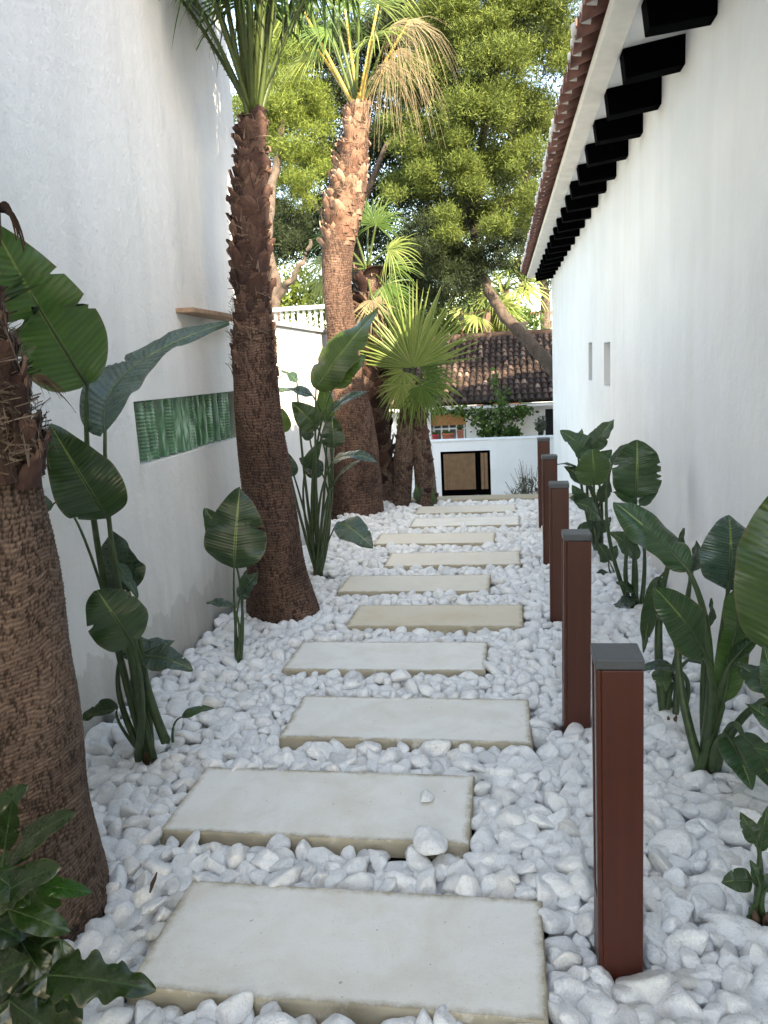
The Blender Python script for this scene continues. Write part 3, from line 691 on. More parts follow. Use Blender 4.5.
# ================================================================== PALMS
def interp(pts, z):
    P = np.array(pts); return np.array([np.interp(z, P[:, 0], P[:, k]) for k in (1, 2, 3)]).T
def smooth_pts(pts, zs):
    p = interp(pts, zs); k = max(3, len(zs)//12) | 1; w = np.ones(k)/k
    pad = np.pad(p, ((k//2, k//2), (0, 0)), mode='reflect', reflect_type='odd'); return np.stack([np.convolve(pad[:, i], w, 'valid') for i in range(3)], 1)
def trunk(name, e, pts, z0, z1, res=.004, na=260, ringp=.014, amp=1., mat='trunk'):
    """pts: (z, x, y, r). Displaced ringed bark."""
    zs = np.arange(z0, z1, res); P = smooth_pts(pts, zs); th = np.linspace(0, 2*math.pi, na, endpoint=False)
    T, Z = np.meshgrid(th, zs); R_ = P[:, 2][:, None]; arc = T*R_
    sx_ = np.abs(((T/(2*math.pi)*2) % 2)-1)*2*math.pi*R_   # mirrored so that the seam closes
    wob = (vn(sx_*3.2, Z*3)-.5)*.06+(vn(sx_*11+9, Z*11)-.5)*.016+(vn(sx_*60+3, Z*40)-.5)*.005
    ph = (Z+wob)/ringp; fr = ph-np.floor(ph)
    ring = np.minimum(fr/.75, (1-fr)/.25)
    row = np.floor(ph); cr = .7*vn(sx_*105+row*1.3, row*.55+Z*14)+.3*vn(sx_*190, Z*50)+.12*(vn(sx_*8, Z*5)-.5); crack = np.clip((cr-.56)/.12, 0, 1)
    big = vn(sx_*4+3, Z*3)
    fine = vn(sx_*220, Z*110)
    h = ring*.95*(.45+.7*vn(sx_*16, row*1.7))-crack*.85+.45*(fine-.5)
    disp = (h*.0042+(big-.5)*.022)*amp
    G = np.stack([P[:, 0][:, None]+(R_+disp)*np.cos(T), P[:, 1][:, None]+(R_+disp)*np.sin(T), Z], -1)
    A = np.clip(.36+.40*h+.25*(big-.5), .02, 1)
    m = MB(); m.grid(G, A, wrap=True); return m.build(name, MAT[mat], e, smooth=True, world=True)
def boots(name, e, pts, z0, z1, n, mat, size=.15, flare=.05, fib=200, rmul=1., small=0):
    m = MB(); r = np.random.default_rng(int(z1*1000)+n)
    zs = np.sort(r.uniform(z0-.05, z1, n)); P = interp(pts, zs)
    for i in range(n):
        a0 = i*2.39996+r.normal(0, .15); x, y, R_ = P[i]; R_ *= rmul; q_ = .55 if zs[i] < small else 1.; L_ = size*q_*r.uniform(.7, 1.25); w0 = size*q_*.52*r.uniform(.8, 1.2)
        c = r.random(); tw = r.normal(0, .18); fl_ = flare*q_*q_*r.uniform(.3, 1.6); rows = []; cut = r.uniform(-.25, .25); at_h = []
        for t in np.linspace(0, 1, 7):
            w = w0*(1-.55*t**1.5)*(1 if t < .99 else .75); row = []
            for s in np.linspace(-1, 1, 7):
                rr_ = R_*(.97)+.010+fl_*t**1.8+.018*(1-s*s)*(1-.3*t)
                an = a0+(s*w+tw*t*L_)/R_
                zz_ = zs[i]-L_*.45+L_*t*(1+cut*s*(t > .8))+(r.normal(0, .010) if t > .95 else 0)
                row.append((x+rr_*math.cos(an), y+rr_*math.sin(an), zz_)); at_h.append(np.clip(.15+.5*c+.25*t+r.normal(0, .05), .02, 1))
            rows.append(row)
        m.grid(rows, np.array(at_h).reshape(7, 7))
        # underside so the boots have thickness
        A_ = np.array(rows); cx = np.array([x, y, 0]); B_ = A_.copy(); d = B_-cx; d[..., 2] = 0; nn_ = np.linalg.norm(d, axis=-1, keepdims=True); B_ -= d/nn_*.010
        m.grid(B_, .1); m.grid(np.stack([A_[-1], B_[-1]]), .9)
    o = m.build(name, mat, e, smooth=False, world=True)
    if fib:
        f_ = MB(); zs = r.uniform(z0-.03, z1, fib); P = interp(pts, zs)
        for i in range(fib):
            a0 = r.uniform(0, 6.283); x, y, R_ = P[i]; R_ = R_*rmul+.015+r.uniform(0, flare*.6); L_ = r.uniform(.03, .11); dr = r.normal(0, 1.)
            rows = []; w = r.uniform(.0012, .0045); out = r.uniform(0, .035); 
            for t in (0, .35, .7, 1):
                an = a0+dr*t*L_/R_*1.2; rr_ = R_+out*t*t; zz_ = zs[i]+L_*(t-.3*t*t)*(1 if r.random() < .9 else -1)*(.4+.6*abs(math.cos(dr)))
                rows.append([(x+rr_*math.cos(an), y+rr_*math.sin(an), zz_), (x+rr_*math.cos(an+w/R_*3*(1-t*.8)), y+rr_*math.sin(an+w/R_*3*(1-t*.8)), zz_+w)])
            f_.grid(rows, r.uniform(.1, 1))
        f_.build('fibre', MAT['fibre'], o if False else e, world=True)
    return o
def fan(m, H, D, N, R_, spread=2.2, nseg=38, join=.45, droop=.25, fold=.25, seed=0, ragged=.12, tone=.5):
    """fan blade added to MB m: H hastula, D main axis, N face normal, R_ radius"""
    r = np.random.default_rng(seed); D = norm(D); N = norm(N-np.dot(N, D)*D); S_ = np.cross(N, D); up = np.array([0, 0, 1.])
    dth = 2*spread/nseg
    for i in range(nseg):
        a = -spread+dth*(i+.5)+r.normal(0, dth*.15); L_ = R_*(.70+.30*math.cos(a*.8))*r.uniform(1-ragged, 1)
        d = math.cos(a)*D+math.sin(a)*S_; tdir = np.cross(N, d); bend = droop*r.uniform(.5, 1.6); fl_ = r.normal(0, .03); rows = []
        tl = r.normal(0, .10)
        for t in (0.02, .15, .3, join, .62, .78, .9, 1.):
            w = t*L_*math.tan(dth/2)*1.05 if t <= join else join*L_*math.tan(dth/2)*(1-(t-join)/(1-join))**.8+.0008
            c = H+d*L_*t+N*(fl_*t*L_)+tdir*tl*L_*max(0, t-join)-up*(bend*L_*t**2.6)-N*.10*L_*(abs(a)/spread)**2*t
            rows.append([c-tdir*w-N*w*fold, c+N*w*fold*1.2, c+tdir*w-N*w*fold])
        m.grid(rows, np.clip(tone+r.normal(0, .13)+np.array([[0]*3]*7+[[.25]*3]), 0.02, 1))
def petiole(m, p0, p1, p2, w0, w1, tone=.5, spines=True, seed=0):
    P = bez(p0, p1, p2, 14); m.tube(P, np.linspace(w0, w1, 14), 6, a=tone)
    if spines:
        T = np.gradient(P, axis=0); r = np.random.default_rng(seed)
        for i in range(1, 13):
            for f_ in (0, .5):
                c = P[i]*(1-f_)+P[min(i+1, 13)]*f_; t = norm(T[i]); s = norm(np.cross(t, [0, 1, .1])); wd_ = np.interp(i, [0, 13], [w0, w1])
                for sg in (-1, 1):
                    q = c+s*sg*wd_*.9; m.add([q-t*.004, q+t*.004, q+s*sg*.010+t*.006], [(0, 1, 2)], tone*.6)
def frond(parent, hub, hast, axis, nrm, R_, w0=.014, w1=.007, mats=('frond', 'petiole'), seed=0, tone=.5, sag=.1, **kw):
    hub, hast = np.array(hub, float), np.array(hast, float); mid = (hub+hast)/2+np.array([0, 0, sag*np.linalg.norm(hast-hub)])
    g = MB(); fan(g, hast, axis, nrm, R_, seed=seed, tone=tone, **kw); o = g.build('frond', MAT[mats[0]], parent, world=True)
    g = MB(); petiole(g, hub, mid, hast, w0, w1, tone, seed=seed); g.build('petiole', MAT[mats[1]], o, world=True, smooth=True)
    return o

def tw(u0, v, u1, Y):   # trunk width in metres and centre from a pixel row
    a, c = at(u0, v, Y), at(u1, v, Y); return (a[2]+c[2])/2, (a[0]+c[0])/2, Y, (c[0]-a[0])/2
# --- nearest palm (only its trunk is in the frame)
PA = [(-.15, -1.51, 1.86, .30), (.02, -1.505, 1.86, .268), (.2, -1.49, 1.86, .245), (.45, -1.465, 1.86, .228), (.8, -1.445, 1.86, .200), (1.05, -1.43, 1.86, .182), (1.35, -1.415, 1.86, .160), (1.55, -1.41, 1.83, .150), (1.75, -1.41, 1.74, .150), (2.0, -1.43, 1.55, .150), (2.4, -1.45, 1.22, .14), (2.9, -1.48, .9, .12)]
E1 = empty('fan_palm', (-1.475, 1.86, -.1)); tag(E1, 'thick ringed palm trunk cut off by the left edge, nearest the viewer', 'palm tree')
trunk('trunk', E1, PA, -.12, 2.9, res=.0035, na=420, ringp=.0125)
boots('leaf_bases', E1, PA, 1.33, 2.85, 190, MAT['boot'], size=.10, flare=.022, fib=3600, rmul=.97)
# torn dry sheath sticking out
g = MB(); q0, q1, q2 = at(33, 380, 1.75), at(50, 378, 1.7), at(61, 397, 1.7)
P = bez(q0, q1, q2, 8)
for k in range(9):
    r_ = np.random.default_rng(k); d = r_.normal(0, .008, 3); rows = [[p+d*t*2, p+d*t*2+np.array([0, 0, .010*(1-t*.8)])] for p, t in zip(P, np.linspace(0, 1, 8))]; g.grid(rows, .2+.05*k)
g.build('dry_sheath', MAT['fibre'], E1, world=True); g = MB()
q0, q1, q2 = at(-6, 215, 1.75), at(8, 195, 1.7), at(13, 238, 1.7)
P = bez(q0, q1, q2, 8)
for k in range(7):
    r_ = np.random.default_rng(k+20); d = r_.normal(0, .008, 3); rows = [[p+d*t*2, p+d*t*2+np.array([.004, 0, .014*(1-t*.7)])] for p, t in zip(P, np.linspace(0, 1, 8))]; g.grid(rows, .1)
g.build('dry_sheath', MAT['fibre'], E1, world=True)
for i in range(9):   # crown above the frame
    a = i*2.4; hb = np.array([-1.48, .9, 2.9]); hs = hb+np.array([.75*math.cos(a), .75*math.sin(a), .65+.1*(i % 3)])
    frond(E1, hb, hs, [math.cos(a), math.sin(a), .1], [-.2*math.cos(a), -.2*math.sin(a), 1], .75, seed=i, droop=.5)
# --- second palm, leaning against the left wall
Yb = 4.62
PBp = [(-.15, -1.475, 4.72, .245)]+[tw(248, 610, 317, 4.64), tw(247, 570, 308, 4.62), tw(245, 500, 295, Yb), tw(236, 420, 283, Yb), tw(233, 350, 276, Yb), tw(232, 300, 274, Yb), tw(231, 250, 270, Yb), tw(231, 220, 270, Yb), tw(236, 180, 266, Yb), tw(241, 140, 264, Yb), tw(244, 118, 264, Yb)]
PBp = [(z, x, y, r*(.96 if z < 1.7 else .76)) for z, x, y, r in PBp]
E2 = empty('fan_palm', (-1.475, 4.7, -.1)); tag(E2, 'slim dark palm standing in front of the green glass strip, trunk widening into its base', 'palm tree')
trunk('trunk', E2, PBp, -.12, 2.95, res=.0045, na=260, ringp=.017, amp=1.3, mat='trunkred')
boots('leaf_bases', E2, PBp, 1.50, 2.93, 175, MAT['boot'], size=.12, flare=.034, fib=800, rmul=.87, small=1.98)

hb = at(253, 122, Yb)
def pt(u, v, dy=0): return at(u, v, Yb+dy)
T2 = [((238, -30), .05, (228, -70), -1), ((251, -40), -.05, (247, -150), 0), ((262, -30), .1, (262, -160), 0), ((271, -40), .0, (272, -150), 1), ((284, -10), -.05, (292, -120), 1), ((232, -60), -.1, (200, -140), -1), ((278, -60), .15, (330, -130), 1)]
for i, ((u, v), dy, (u2, v2), sd_) in enumerate(T2):
    hs = pt(u2, v2, dy*2); ax = norm([sd_*.8+.1*rng.normal(), .1*rng.normal(), .5 if sd_ == 0 else .1])
    o = frond(E2, hb+[.02*sd_, 0, -.03], hs, ax, [-.1, -.6, .8], .6, w0=.017, w1=.012, seed=40+i, droop=.6, tone=.35, sag=.0)
# hanging fans that reach into the frame on both sides
frond(E2, hb, pt(238, -36, -.15), norm(pt(190, -20, -.3)-pt(238, -36)), [-.1, -.8, .5], .42, w0=.016, w1=.010, seed=71, droop=.42, tone=.25, spread=1.7, nseg=30)
frond(E2, hb, pt(282, -46, .1), norm(pt(320, -30, .1)-pt(282, -46)), [.1, -.8, .5], .46, w0=.016, w1=.010, seed=72, droop=.50, tone=.4, spread=1.8, nseg=30)
frond(E2, hb, pt(262, -60, .3), norm([.1, .5, .2]), [.0, -.4, .8], .55, w0=.016, w1=.010, seed=73, droop=.9, tone=.3, nseg=30)
for i in range(11):   # rest of the crown, above the frame
    a = i*2.39996; el_ = (.75, .95, 1.2)[i % 3]; ax = np.array([math.cos(a)*math.cos(el_), math.sin(a)*math.cos(el_), math.sin(el_)])
    frond(E2, hb+[0, 0, .02], hb+np.array([0, 0, .35])+ax*.75, ax, [-.3*ax[0], -.3*ax[1], 1], .62, w0=.014, w1=.010, seed=60+i, droop=.5, tone=.35, nseg=26)
# --- third palm, sunlit
Yc = 8.0
PCp = [(-.15, -1.70, 8.12, .31)]+[tw(331, 512, 383, 8.08), tw(334, 480, 381, 8.05), tw(337, 440, 376, Yc), tw(335, 400, 369, Yc), tw(329, 360, 359, Yc), tw(326, 320, 354, Yc), tw(323, 290, 352, Yc), tw(322, 250, 352, Yc), tw(325, 215, 362, Yc), tw(330, 190, 366, Yc), tw(338, 160, 366, Yc), tw(345, 135, 367, Yc), tw(349, 112, 366, Yc)]
E3 = empty('fan_palm', (-1.70, 8.1, -.1)); tag(E3, 'tall palm with sunlit orange-brown upper trunk and dry hanging fronds', 'palm tree')
trunk('trunk', E3, PCp, -.12, 3.95, res=.008, na=160, ringp=.024, amp=1.5, mat='trunkred')
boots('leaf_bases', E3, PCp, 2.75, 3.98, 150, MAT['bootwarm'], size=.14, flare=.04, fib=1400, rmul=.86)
hb = at(358, 110, Yc)
def pc_(u, v, dy=0): return at(u, v, Yc+dy)
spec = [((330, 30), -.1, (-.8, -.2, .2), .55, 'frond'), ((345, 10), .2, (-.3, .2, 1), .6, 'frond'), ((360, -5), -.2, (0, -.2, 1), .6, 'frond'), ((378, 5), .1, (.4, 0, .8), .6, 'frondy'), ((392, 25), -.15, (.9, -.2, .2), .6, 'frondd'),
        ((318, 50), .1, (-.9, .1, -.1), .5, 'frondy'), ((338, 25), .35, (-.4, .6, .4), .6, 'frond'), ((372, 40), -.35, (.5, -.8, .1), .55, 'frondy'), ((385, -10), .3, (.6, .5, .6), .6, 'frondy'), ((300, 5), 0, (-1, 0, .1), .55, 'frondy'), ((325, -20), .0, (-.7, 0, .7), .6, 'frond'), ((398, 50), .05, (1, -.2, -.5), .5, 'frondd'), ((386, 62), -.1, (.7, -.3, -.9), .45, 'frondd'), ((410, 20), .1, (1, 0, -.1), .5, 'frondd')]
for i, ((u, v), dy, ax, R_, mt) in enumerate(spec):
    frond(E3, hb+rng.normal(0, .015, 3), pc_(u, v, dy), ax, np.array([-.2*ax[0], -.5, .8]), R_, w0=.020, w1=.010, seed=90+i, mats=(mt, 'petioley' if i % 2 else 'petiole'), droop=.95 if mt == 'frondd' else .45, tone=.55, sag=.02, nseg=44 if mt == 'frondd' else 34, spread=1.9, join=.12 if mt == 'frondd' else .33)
# --- fourth palm, behind the third
Yd = 8.85
PDp = [(-.15, -1.50, 8.9, .16)]+[tw(367, 505, 398, Yd), tw(365, 440, 391, Yd), tw(358, 380, 386, Yd), tw(357, 340, 383, Yd), tw(357, 300, 380, Yd), tw(358, 270, 377, Yd)]
E4 = empty('fan_palm', (-1.50, 8.87, -.1)); tag(E4, 'shaggy dark palm half hidden behind the tall sunlit palm', 'palm tree')
trunk('trunk', E4, PDp, -.12, 2.55, res=.01, na=120, ringp=.02)
boots('leaf_bases', E4, PDp, .3, 2.55, 110, MAT['boot'], size=.16, flare=.09, fib=500, rmul=.9)
hb = at(367, 268, Yd)
pd_ = lambda u, v, dy=0: at(u, v, Yd+dy)
for i, ((u, v), dy, ax, R_, mt) in enumerate([((335, 235), .2, (-1, .1, .15), .42, 'frond'), ((322, 262), .1, (-.9, .1, -.2), .42, 'frondy'), ((348, 215), .2, (-.5, .2, .8), .45, 'frond'), ((376, 225), -.1, (.3, 0, .9), .45, 'frond'), ((388, 250), -.1, (.9, -.2, .3), .45, 'frondy'),
        ((385, 285), -.15, (.8, -.3, -.5), .40, 'frond'), ((368, 222), .2, (0, .3, 1), .5, 'frond'), ((392, 266), .1, (1, .1, .1), .38, 'frond'), ((388, 295), 0, (.7, 0, -.8), .34, 'frond'), ((372, 300), -.25, (.3, -.5, -.8), .36, 'frondd'), ((325, 280), 0, (-.7, 0, -.6), .36, 'frondy')]):
    frond(E4, hb+rng.normal(0, .01, 3), pd_(u, v, dy), ax, np.array([-.2*ax[0], -.7, .7]), R_, w0=.014, w1=.008, seed=120+i, mats=(mt, 'petiole'), droop=.35, tone=.5, nseg=30, spread=2.0, join=.35)
# --- two short palms side by side at the end of the path
Ye = 8.62
PE = [(-.15, -1.27, Ye, .085)]+[tw(393, 505, 411, Ye), tw(394, 460, 413, Ye), tw(398, 430, 415, Ye), tw(403, 395, 419, Ye)]
PFp = [(-.15, -.98, Ye, .10)]+[tw(417, 505, 438, Ye+.05), tw(413, 460, 433, Ye+.05), tw(410, 430, 428, Ye+.05), tw(408, 395, 424, Ye+.05)]
pe_ = lambda u, v, dy=0: at(u, v, Ye+dy)
for k, (P_, lab, hub) in enumerate(((PE, 'short shaggy dark red palm, left one of the pair before the gate', (410, 388)), (PFp, 'short palm with a big round bright fan, right one of the pair before the gate', (417, 385)))):
    e = empty('fan_palm', (P_[1][1], P_[1][2], -.1)); tag(e, lab, 'palm tree')
    trunk('trunk', e, P_, -.12, P_[-1][0]+.02, res=.01, na=90, ringp=.02)
    boots('leaf_bases', e, P_, -.05, P_[-1][0], 70, MAT['boot'], size=.13, flare=.03, fib=500, rmul=.66)
    hb = pe_(*hub)
    if k == 0:
        L_ = [((400, 352), .1, (-.5, .2, .8), .36, 'frond'), ((404, 372), -.1, (-.5, -.3, -.8), .36, 'frondy'), ((399, 375), .1, (-1, .2, -.3), .28, 'frond'), ((405, 345), .25, (-.2, .3, 1), .42, 'frond'), ((402, 384), -.15, (-.3, -.4, -1), .36, 'frondy')]
    else:
        L_ = [((413, 368), -.14, (-.05, -.16, 1), .95, 'frondy'), ((424, 374), -.05, (.8, -.1, .25), .36, 'frond'), ((426, 381), -.05, (.8, -.2, -.6), .45, 'frondy'), ((413, 386), -.15, (-.1, -.3, -1), .40, 'frondy'), ((424, 366), .2, (.4, .3, .9), .42, 'frond'), ((407, 383), -.1, (-.6, -.3, -.9), .36, 'frondy'), ((421, 386), -.18, (.4, -.4, -1), .38, 'frond')]
    for i, ((u, v), dy, ax, R_, mt) in enumerate(L_):
        big = R_ > .9
        frond(e, hb, pe_(u, v, dy), ax, np.array([-.15, -1, .25]) if big else np.array([-.2*ax[0], -.9, .4]), R_, w0=.010, w1=.007, seed=150+10*k+i, mats=(mt, 'petiole'), droop=.03 if big else .3, tone=.5, nseg=46 if big else 30, spread=1.5 if big else 1.9, join=.5 if big else .4, fold=.35, ragged=.06 if big else .15)

# ================================================================== BROAD-LEAVED PLANTS (bird-of-paradise family)
def blade(base, tip, width, nrm, mat, parent, bow=.12, side=0., fold=.22, curl=.15, tears=(), seed=0, name='leaf', prof=(.62, .75), ctrl=None, lobes=None):
    r = np.random.default_rng(seed+int(abs(base[0])*1e4)); base, tip = np.array(base, float), np.array(tip, float)
    L_ = np.linalg.norm(tip-base); T0 = norm(tip-base); N = norm(np.array(nrm)-np.dot(nrm, T0)*T0); S0 = np.cross(T0, N)
    tears = list(tears)+[(r.uniform(.25, .85), r.choice([-1, 1]), r.uniform(.15, .6)) for _ in range(int(r.integers(0, 3)))]; twist = r.normal(0, .22)
    c = (base+tip)/2+N*bow*L_+S0*side*L_ if ctrl is None else 2*np.array(ctrl)-(base+tip)/2
    n, k = 44, 13; P = bez(base, c, tip, n); Tn = np.gradient(P, axis=0); m = MB(); rows = []; uvs = []
    ph = r.uniform(0, 6.28, 4)
    for i, t in enumerate(np.linspace(0, 1, n)):
        T = norm(Tn[i]); Nn = norm(N-np.dot(N, T)*T); Sn = np.cross(T, Nn); ct, st_ = math.cos(twist*(t-.3)), math.sin(twist*(t-.3)); Nn, Sn = Nn*ct-Sn*st_, Sn*ct+Nn*st_; row = []
        w = width/2*max(0, math.sin(math.pi*min(max(t, .004), .996)**prof[0]))**prof[1]
        for s in np.linspace(-1, 1, k):
            ww = w
            for (tt, sg, dp) in tears:
                if s*sg > 0: ww *= 1-dp*max(0, 1-abs(t-tt+.10*abs(s)-.05)/.022)
            if lobes: ww *= 1-lobes[1]*(.5+.5*math.cos(2*math.pi*lobes[0]*(t+.12*abs(s))))*min(1, 4*t)*(1-t**4)
            a = abs(s); x = ww*s*math.cos(fold)
            zz = ww*a*math.sin(fold)-curl*ww*a**2.2*(1+.5*math.sin(t*5+ph[0]+(s > 0)*2))
            zz += .07*width*a**1.5*math.sin(t*11+ph[1]+(2. if s > 0 else 0))+.02*width*a*math.sin(t*27+ph[2]+s)
            row.append(P[i]+Sn*x+Nn*zz); uvs.append((s, t))
        rows.append(row)
    m.grid(rows); V = np.concatenate(m.v)
    mi = np.array(world_of(parent).inverted()); V = V@mi[:3, :3].T+mi[:3, 3]
    me = bpy.data.meshes.new(name); me.from_pydata(V.tolist(), [], m.f); me.materials.append(mat)
    uvl = me.uv_layers.new(name='UVMap'); li = np.zeros(len(me.loops), np.int32); me.loops.foreach_get('vertex_index', li)
    uvl.data.foreach_set('uv', np.array(uvs)[li].astype(np.float32).ravel()); me.polygons.foreach_set('use_smooth', np.ones(len(me.polygons), bool)); me.update()
    o = bpy.data.objects.new(name, me); COL.objects.link(o); o.parent = parent
    return o, P
def nrm_(a, b_, c): # a towards the viewer, b up, c to the right
    return -CF*a+np.array([0, 0, 1.])*b_+CR*c
def plant(name, lab, root, Y, leaves, grp=None, stem_r=.011, kind='broad-leaved plant'):
    """leaves: (base uv, tip uv, width px, (a,b,c), material, options)"""
    r0 = gnd(*root) if isinstance(root, tuple) else np.array(root); r0 = np.array([r0[0], r0[1], -.05])
    e = empty(name, r0); tag(e, lab, kind, grp)
    r = np.random.default_rng(int(abs(r0[0])*1000+r0[1]*77))
    for i, (bu, tu, wpx, nn_, mt, op) in enumerate(leaves):
        op = dict(op); dy0, dy1 = op.pop('dy', (0, 0)); sr = op.pop('sr', stem_r); via = op.pop('via', None); ro = op.pop('ro', None); cp = op.pop('cp', None)
        B = at(bu[0], bu[1], Y+dy0); T_ = at(tu[0], tu[1], Y+dy1); w = wpx*((B-CP)@CF)/F
        if cp: op['ctrl'] = at(cp[0], cp[1], Y+(dy0+dy1)/2)
        o, P = blade(B, T_, w, nrm_(*nn_), MAT[mt], e, seed=i, **op)
        rt = r0+np.array([r.normal(0, .018), r.normal(0, .018), 0]) if ro is None else at(ro[0], ro[1], Y)
        d = norm(P[1]-P[0]); dist = np.linalg.norm(B-rt)
        c = (rt+B)/2*.5+.5*(B-d*dist*.45)+np.array([0, 0, .04*dist]) if via is None else 2*at(via[0], via[1], Y+dy0/2)-(rt+B)/2
        Q = bez(rt, c, B, 16); Q = np.concatenate([Q, P[2:30:4]]); rad = np.concatenate([np.linspace(sr*1.25, sr*.55, 16), np.linspace(sr*.5, sr*.15, len(Q)-16)])
        g = MB(); g.tube(Q, rad, 8); g.build('stalk', MAT['stalk'], o, world=True, smooth=True)
    g = MB()
    for k in range(5):
        a = k*1.3; q = r0+np.array([.015*math.cos(a), .015*math.sin(a), 0]); hh = r.uniform(4, 9)*stem_r; g.tube([q, q+[.004*math.cos(a), .004*math.sin(a), hh*.6], q+[.012*math.cos(a), .012*math.sin(a), hh]], [stem_r*1.5, stem_r*1.2, .002], 7)
    g.build('sheath', MAT['sheath'], e, world=True, smooth=True)
    return e
plant('strelitzia', 'tallest strelitzia on the left, big torn green leaf beside the nearest palm trunk', (148, 756), 2.72, [
    ((87, 384), (-8, 222), 92, (1, .1, .2), 'leafb', dict(tears=((.50, -1, 1.5), (.53, -1, .9), (.68, -1, 1.5), (.36, -1, .3), (.5, 1, .5), (.7, 1, .4)), dy=(-.10, -.35), bow=.05, fold=.12, via=(100, 560), side=-.03)),
    ((105, 432), (229, 322), 58, (1, .35, -.35), 'leafblue', dict(cp=(132, 368), tears=((.55, -1, .8), (.57, -1, .6)), fold=.25, prof=(.55, .8), dy=(-.1, .45), via=(118, 590), sr=.012)),
    ((108, 518), (50, 424), 66, (1, .25, .1), 'leaf', dict(tears=((.2, -1, .3),), dy=(-.1, -.25), bow=.1, via=(128, 640))),
    ((128, 590), (112, 531), 48, (.8, .5, -.3), 'leafblue', dict(dy=(.05, .05), fold=.1)),
    ((132, 642), (97, 590), 58, (.9, .2, .2), 'leaf', dict(tears=((.62, -1, .5), (.7, 1, .25)), dy=(-.2, -.3), fold=.1, bow=.05, prof=(.7, .5))),
    ((140, 655), (175, 641), 24, (.5, .8, .2), 'leafblue', dict(dy=(.08, .15))),
    ((122, 655), (152, 640), 26, (.5, .8, .2), 'leaf', dict(dy=(.08, .15))),
    ((147, 657), (193, 670), 30, (.7, .7, .2), 'leafblue', dict(dy=(-.05, -.1), bow=.22, ro=(166, 742), sr=.016)),
    ((118, 708), (82, 720), 24, (.5, .6, -.2), 'leaf', dict(dy=(-.0, -.0), fold=.7, via=(122, 728), sr=.007)),
    ((182, 717), (215, 708), 11, (.5, .8, .1), 'leaf', dict(dy=(0, .05), ro=(173, 742), via=(174, 725), sr=.005, bow=.25)),
    ((50, 510), (18, 492), 22, (.5, .6, -.2), 'leaf', dict(dy=(.05, 0), via=(88, 548), sr=.006)),
    ((112, 560), (138, 598), 16, (.6, .3, .8), 'leaf', dict(dy=(.0, -.05), ro=(168, 740), via=(152, 700), sr=.014)),
], stem_r=.014)
plant('strelitzia', 'small strelitzia with one broad upright leaf, between the wall and the second palm', (237, 662), 3.80, [
    ((234, 568), (240, 487), 62, (1, .3, .1), 'leaf', dict(tears=((.55, 1, .2),), fold=.12, bow=.14, via=(235, 620), dy=(0, .08))),
    ((230, 545), (205, 508), 30, (1, .3, -.3), 'leaf', dict(dy=(.04, .04), fold=.2)),
    ((240, 598), (258, 572), 22, (.8, .3, -.6), 'leafblue', dict(dy=(0, .05), fold=.2)),
    ((232, 606), (206, 603), 13, (.4, .9, 0), 'leafblue', dict(bow=.2)),
    ((243, 590), (247, 570), 10, (.4, .9, 0), 'leaf', dict(bow=.2)),
], stem_r=.008)
plant('strelitzia', 'tall many-leaved strelitzia clump standing between the two leaning palms', (318, 574), 5.5, [
    ((316, 389), (379, 309), 44, (.9, .3, -.3), 'leafb', dict(dy=(-.1, .1), tears=((.45, -1, .3),), fold=.15, bow=.08, via=(316, 480))),
    ((333, 387), (366, 354), 27, (.9, .35, -.2), 'leafb', dict(dy=(-.1, 0), fold=.2, bow=.14)),
    ((297, 382), (281, 371), 14, (.4, .9, 0), 'leafblue', dict(bow=.25, via=(304, 470))),
    ((313, 396), (276, 391), 16, (.5, .85, 0), 'leafblue', dict(bow=.22)),
    ((318, 428), (292, 402), 27, (.9, .2, -.2), 'leaf', dict(dy=(-.05, -.1))),
    ((327, 422), (323, 382), 19, (1, .1, .1), 'leafb', dict(dy=(.05, .05))),
    ((330, 412), (369, 391), 15, (.6, .8, .1), 'leafblue', dict(bow=.18, fold=.3)),
    ((333, 448), (332, 415), 24, (1, .1, .2), 'leaf', dict(dy=(-.15, -.15))),
    ((332, 462), (379, 463), 18, (.6, .8, .1), 'leafblue', dict(bow=.35, dy=(-.1, -.2))),
    ((329, 492), (364, 458), 10, (.4, .9, -.5), 'leafblue', dict(bow=.2, dy=(-.1, -.1))),
    ((322, 473), (299, 458), 20, (.9, .4, 0), 'leafblue', dict(dy=(.05, 0))),
    ((315, 478), (312, 452), 20, (.9, .4, .3), 'leaf', dict(dy=(.1, .1))),
    ((294, 476), (284, 450), 14, (.9, .4, 0), 'leafblue', dict()),
    ((283, 432), (282, 408), 18, (1, .3, 0), 'leafb', dict(dy=(.1, .1), via=(296, 500))),
    ((340, 522), (373, 548), 30, (.75, .7, -.1), 'leafblue', dict(bow=.22, dy=(-.2, -.35), fold=.1, via=(331, 535), sr=.006)),
    ((305, 470), (322, 440), 14, (.8, .3, .3), 'leaf', dict()),
    ((310, 440), (300, 420), 14, (.8, .3, .3), 'leafblue', dict(dy=(.1, .1))),
], stem_r=.011)
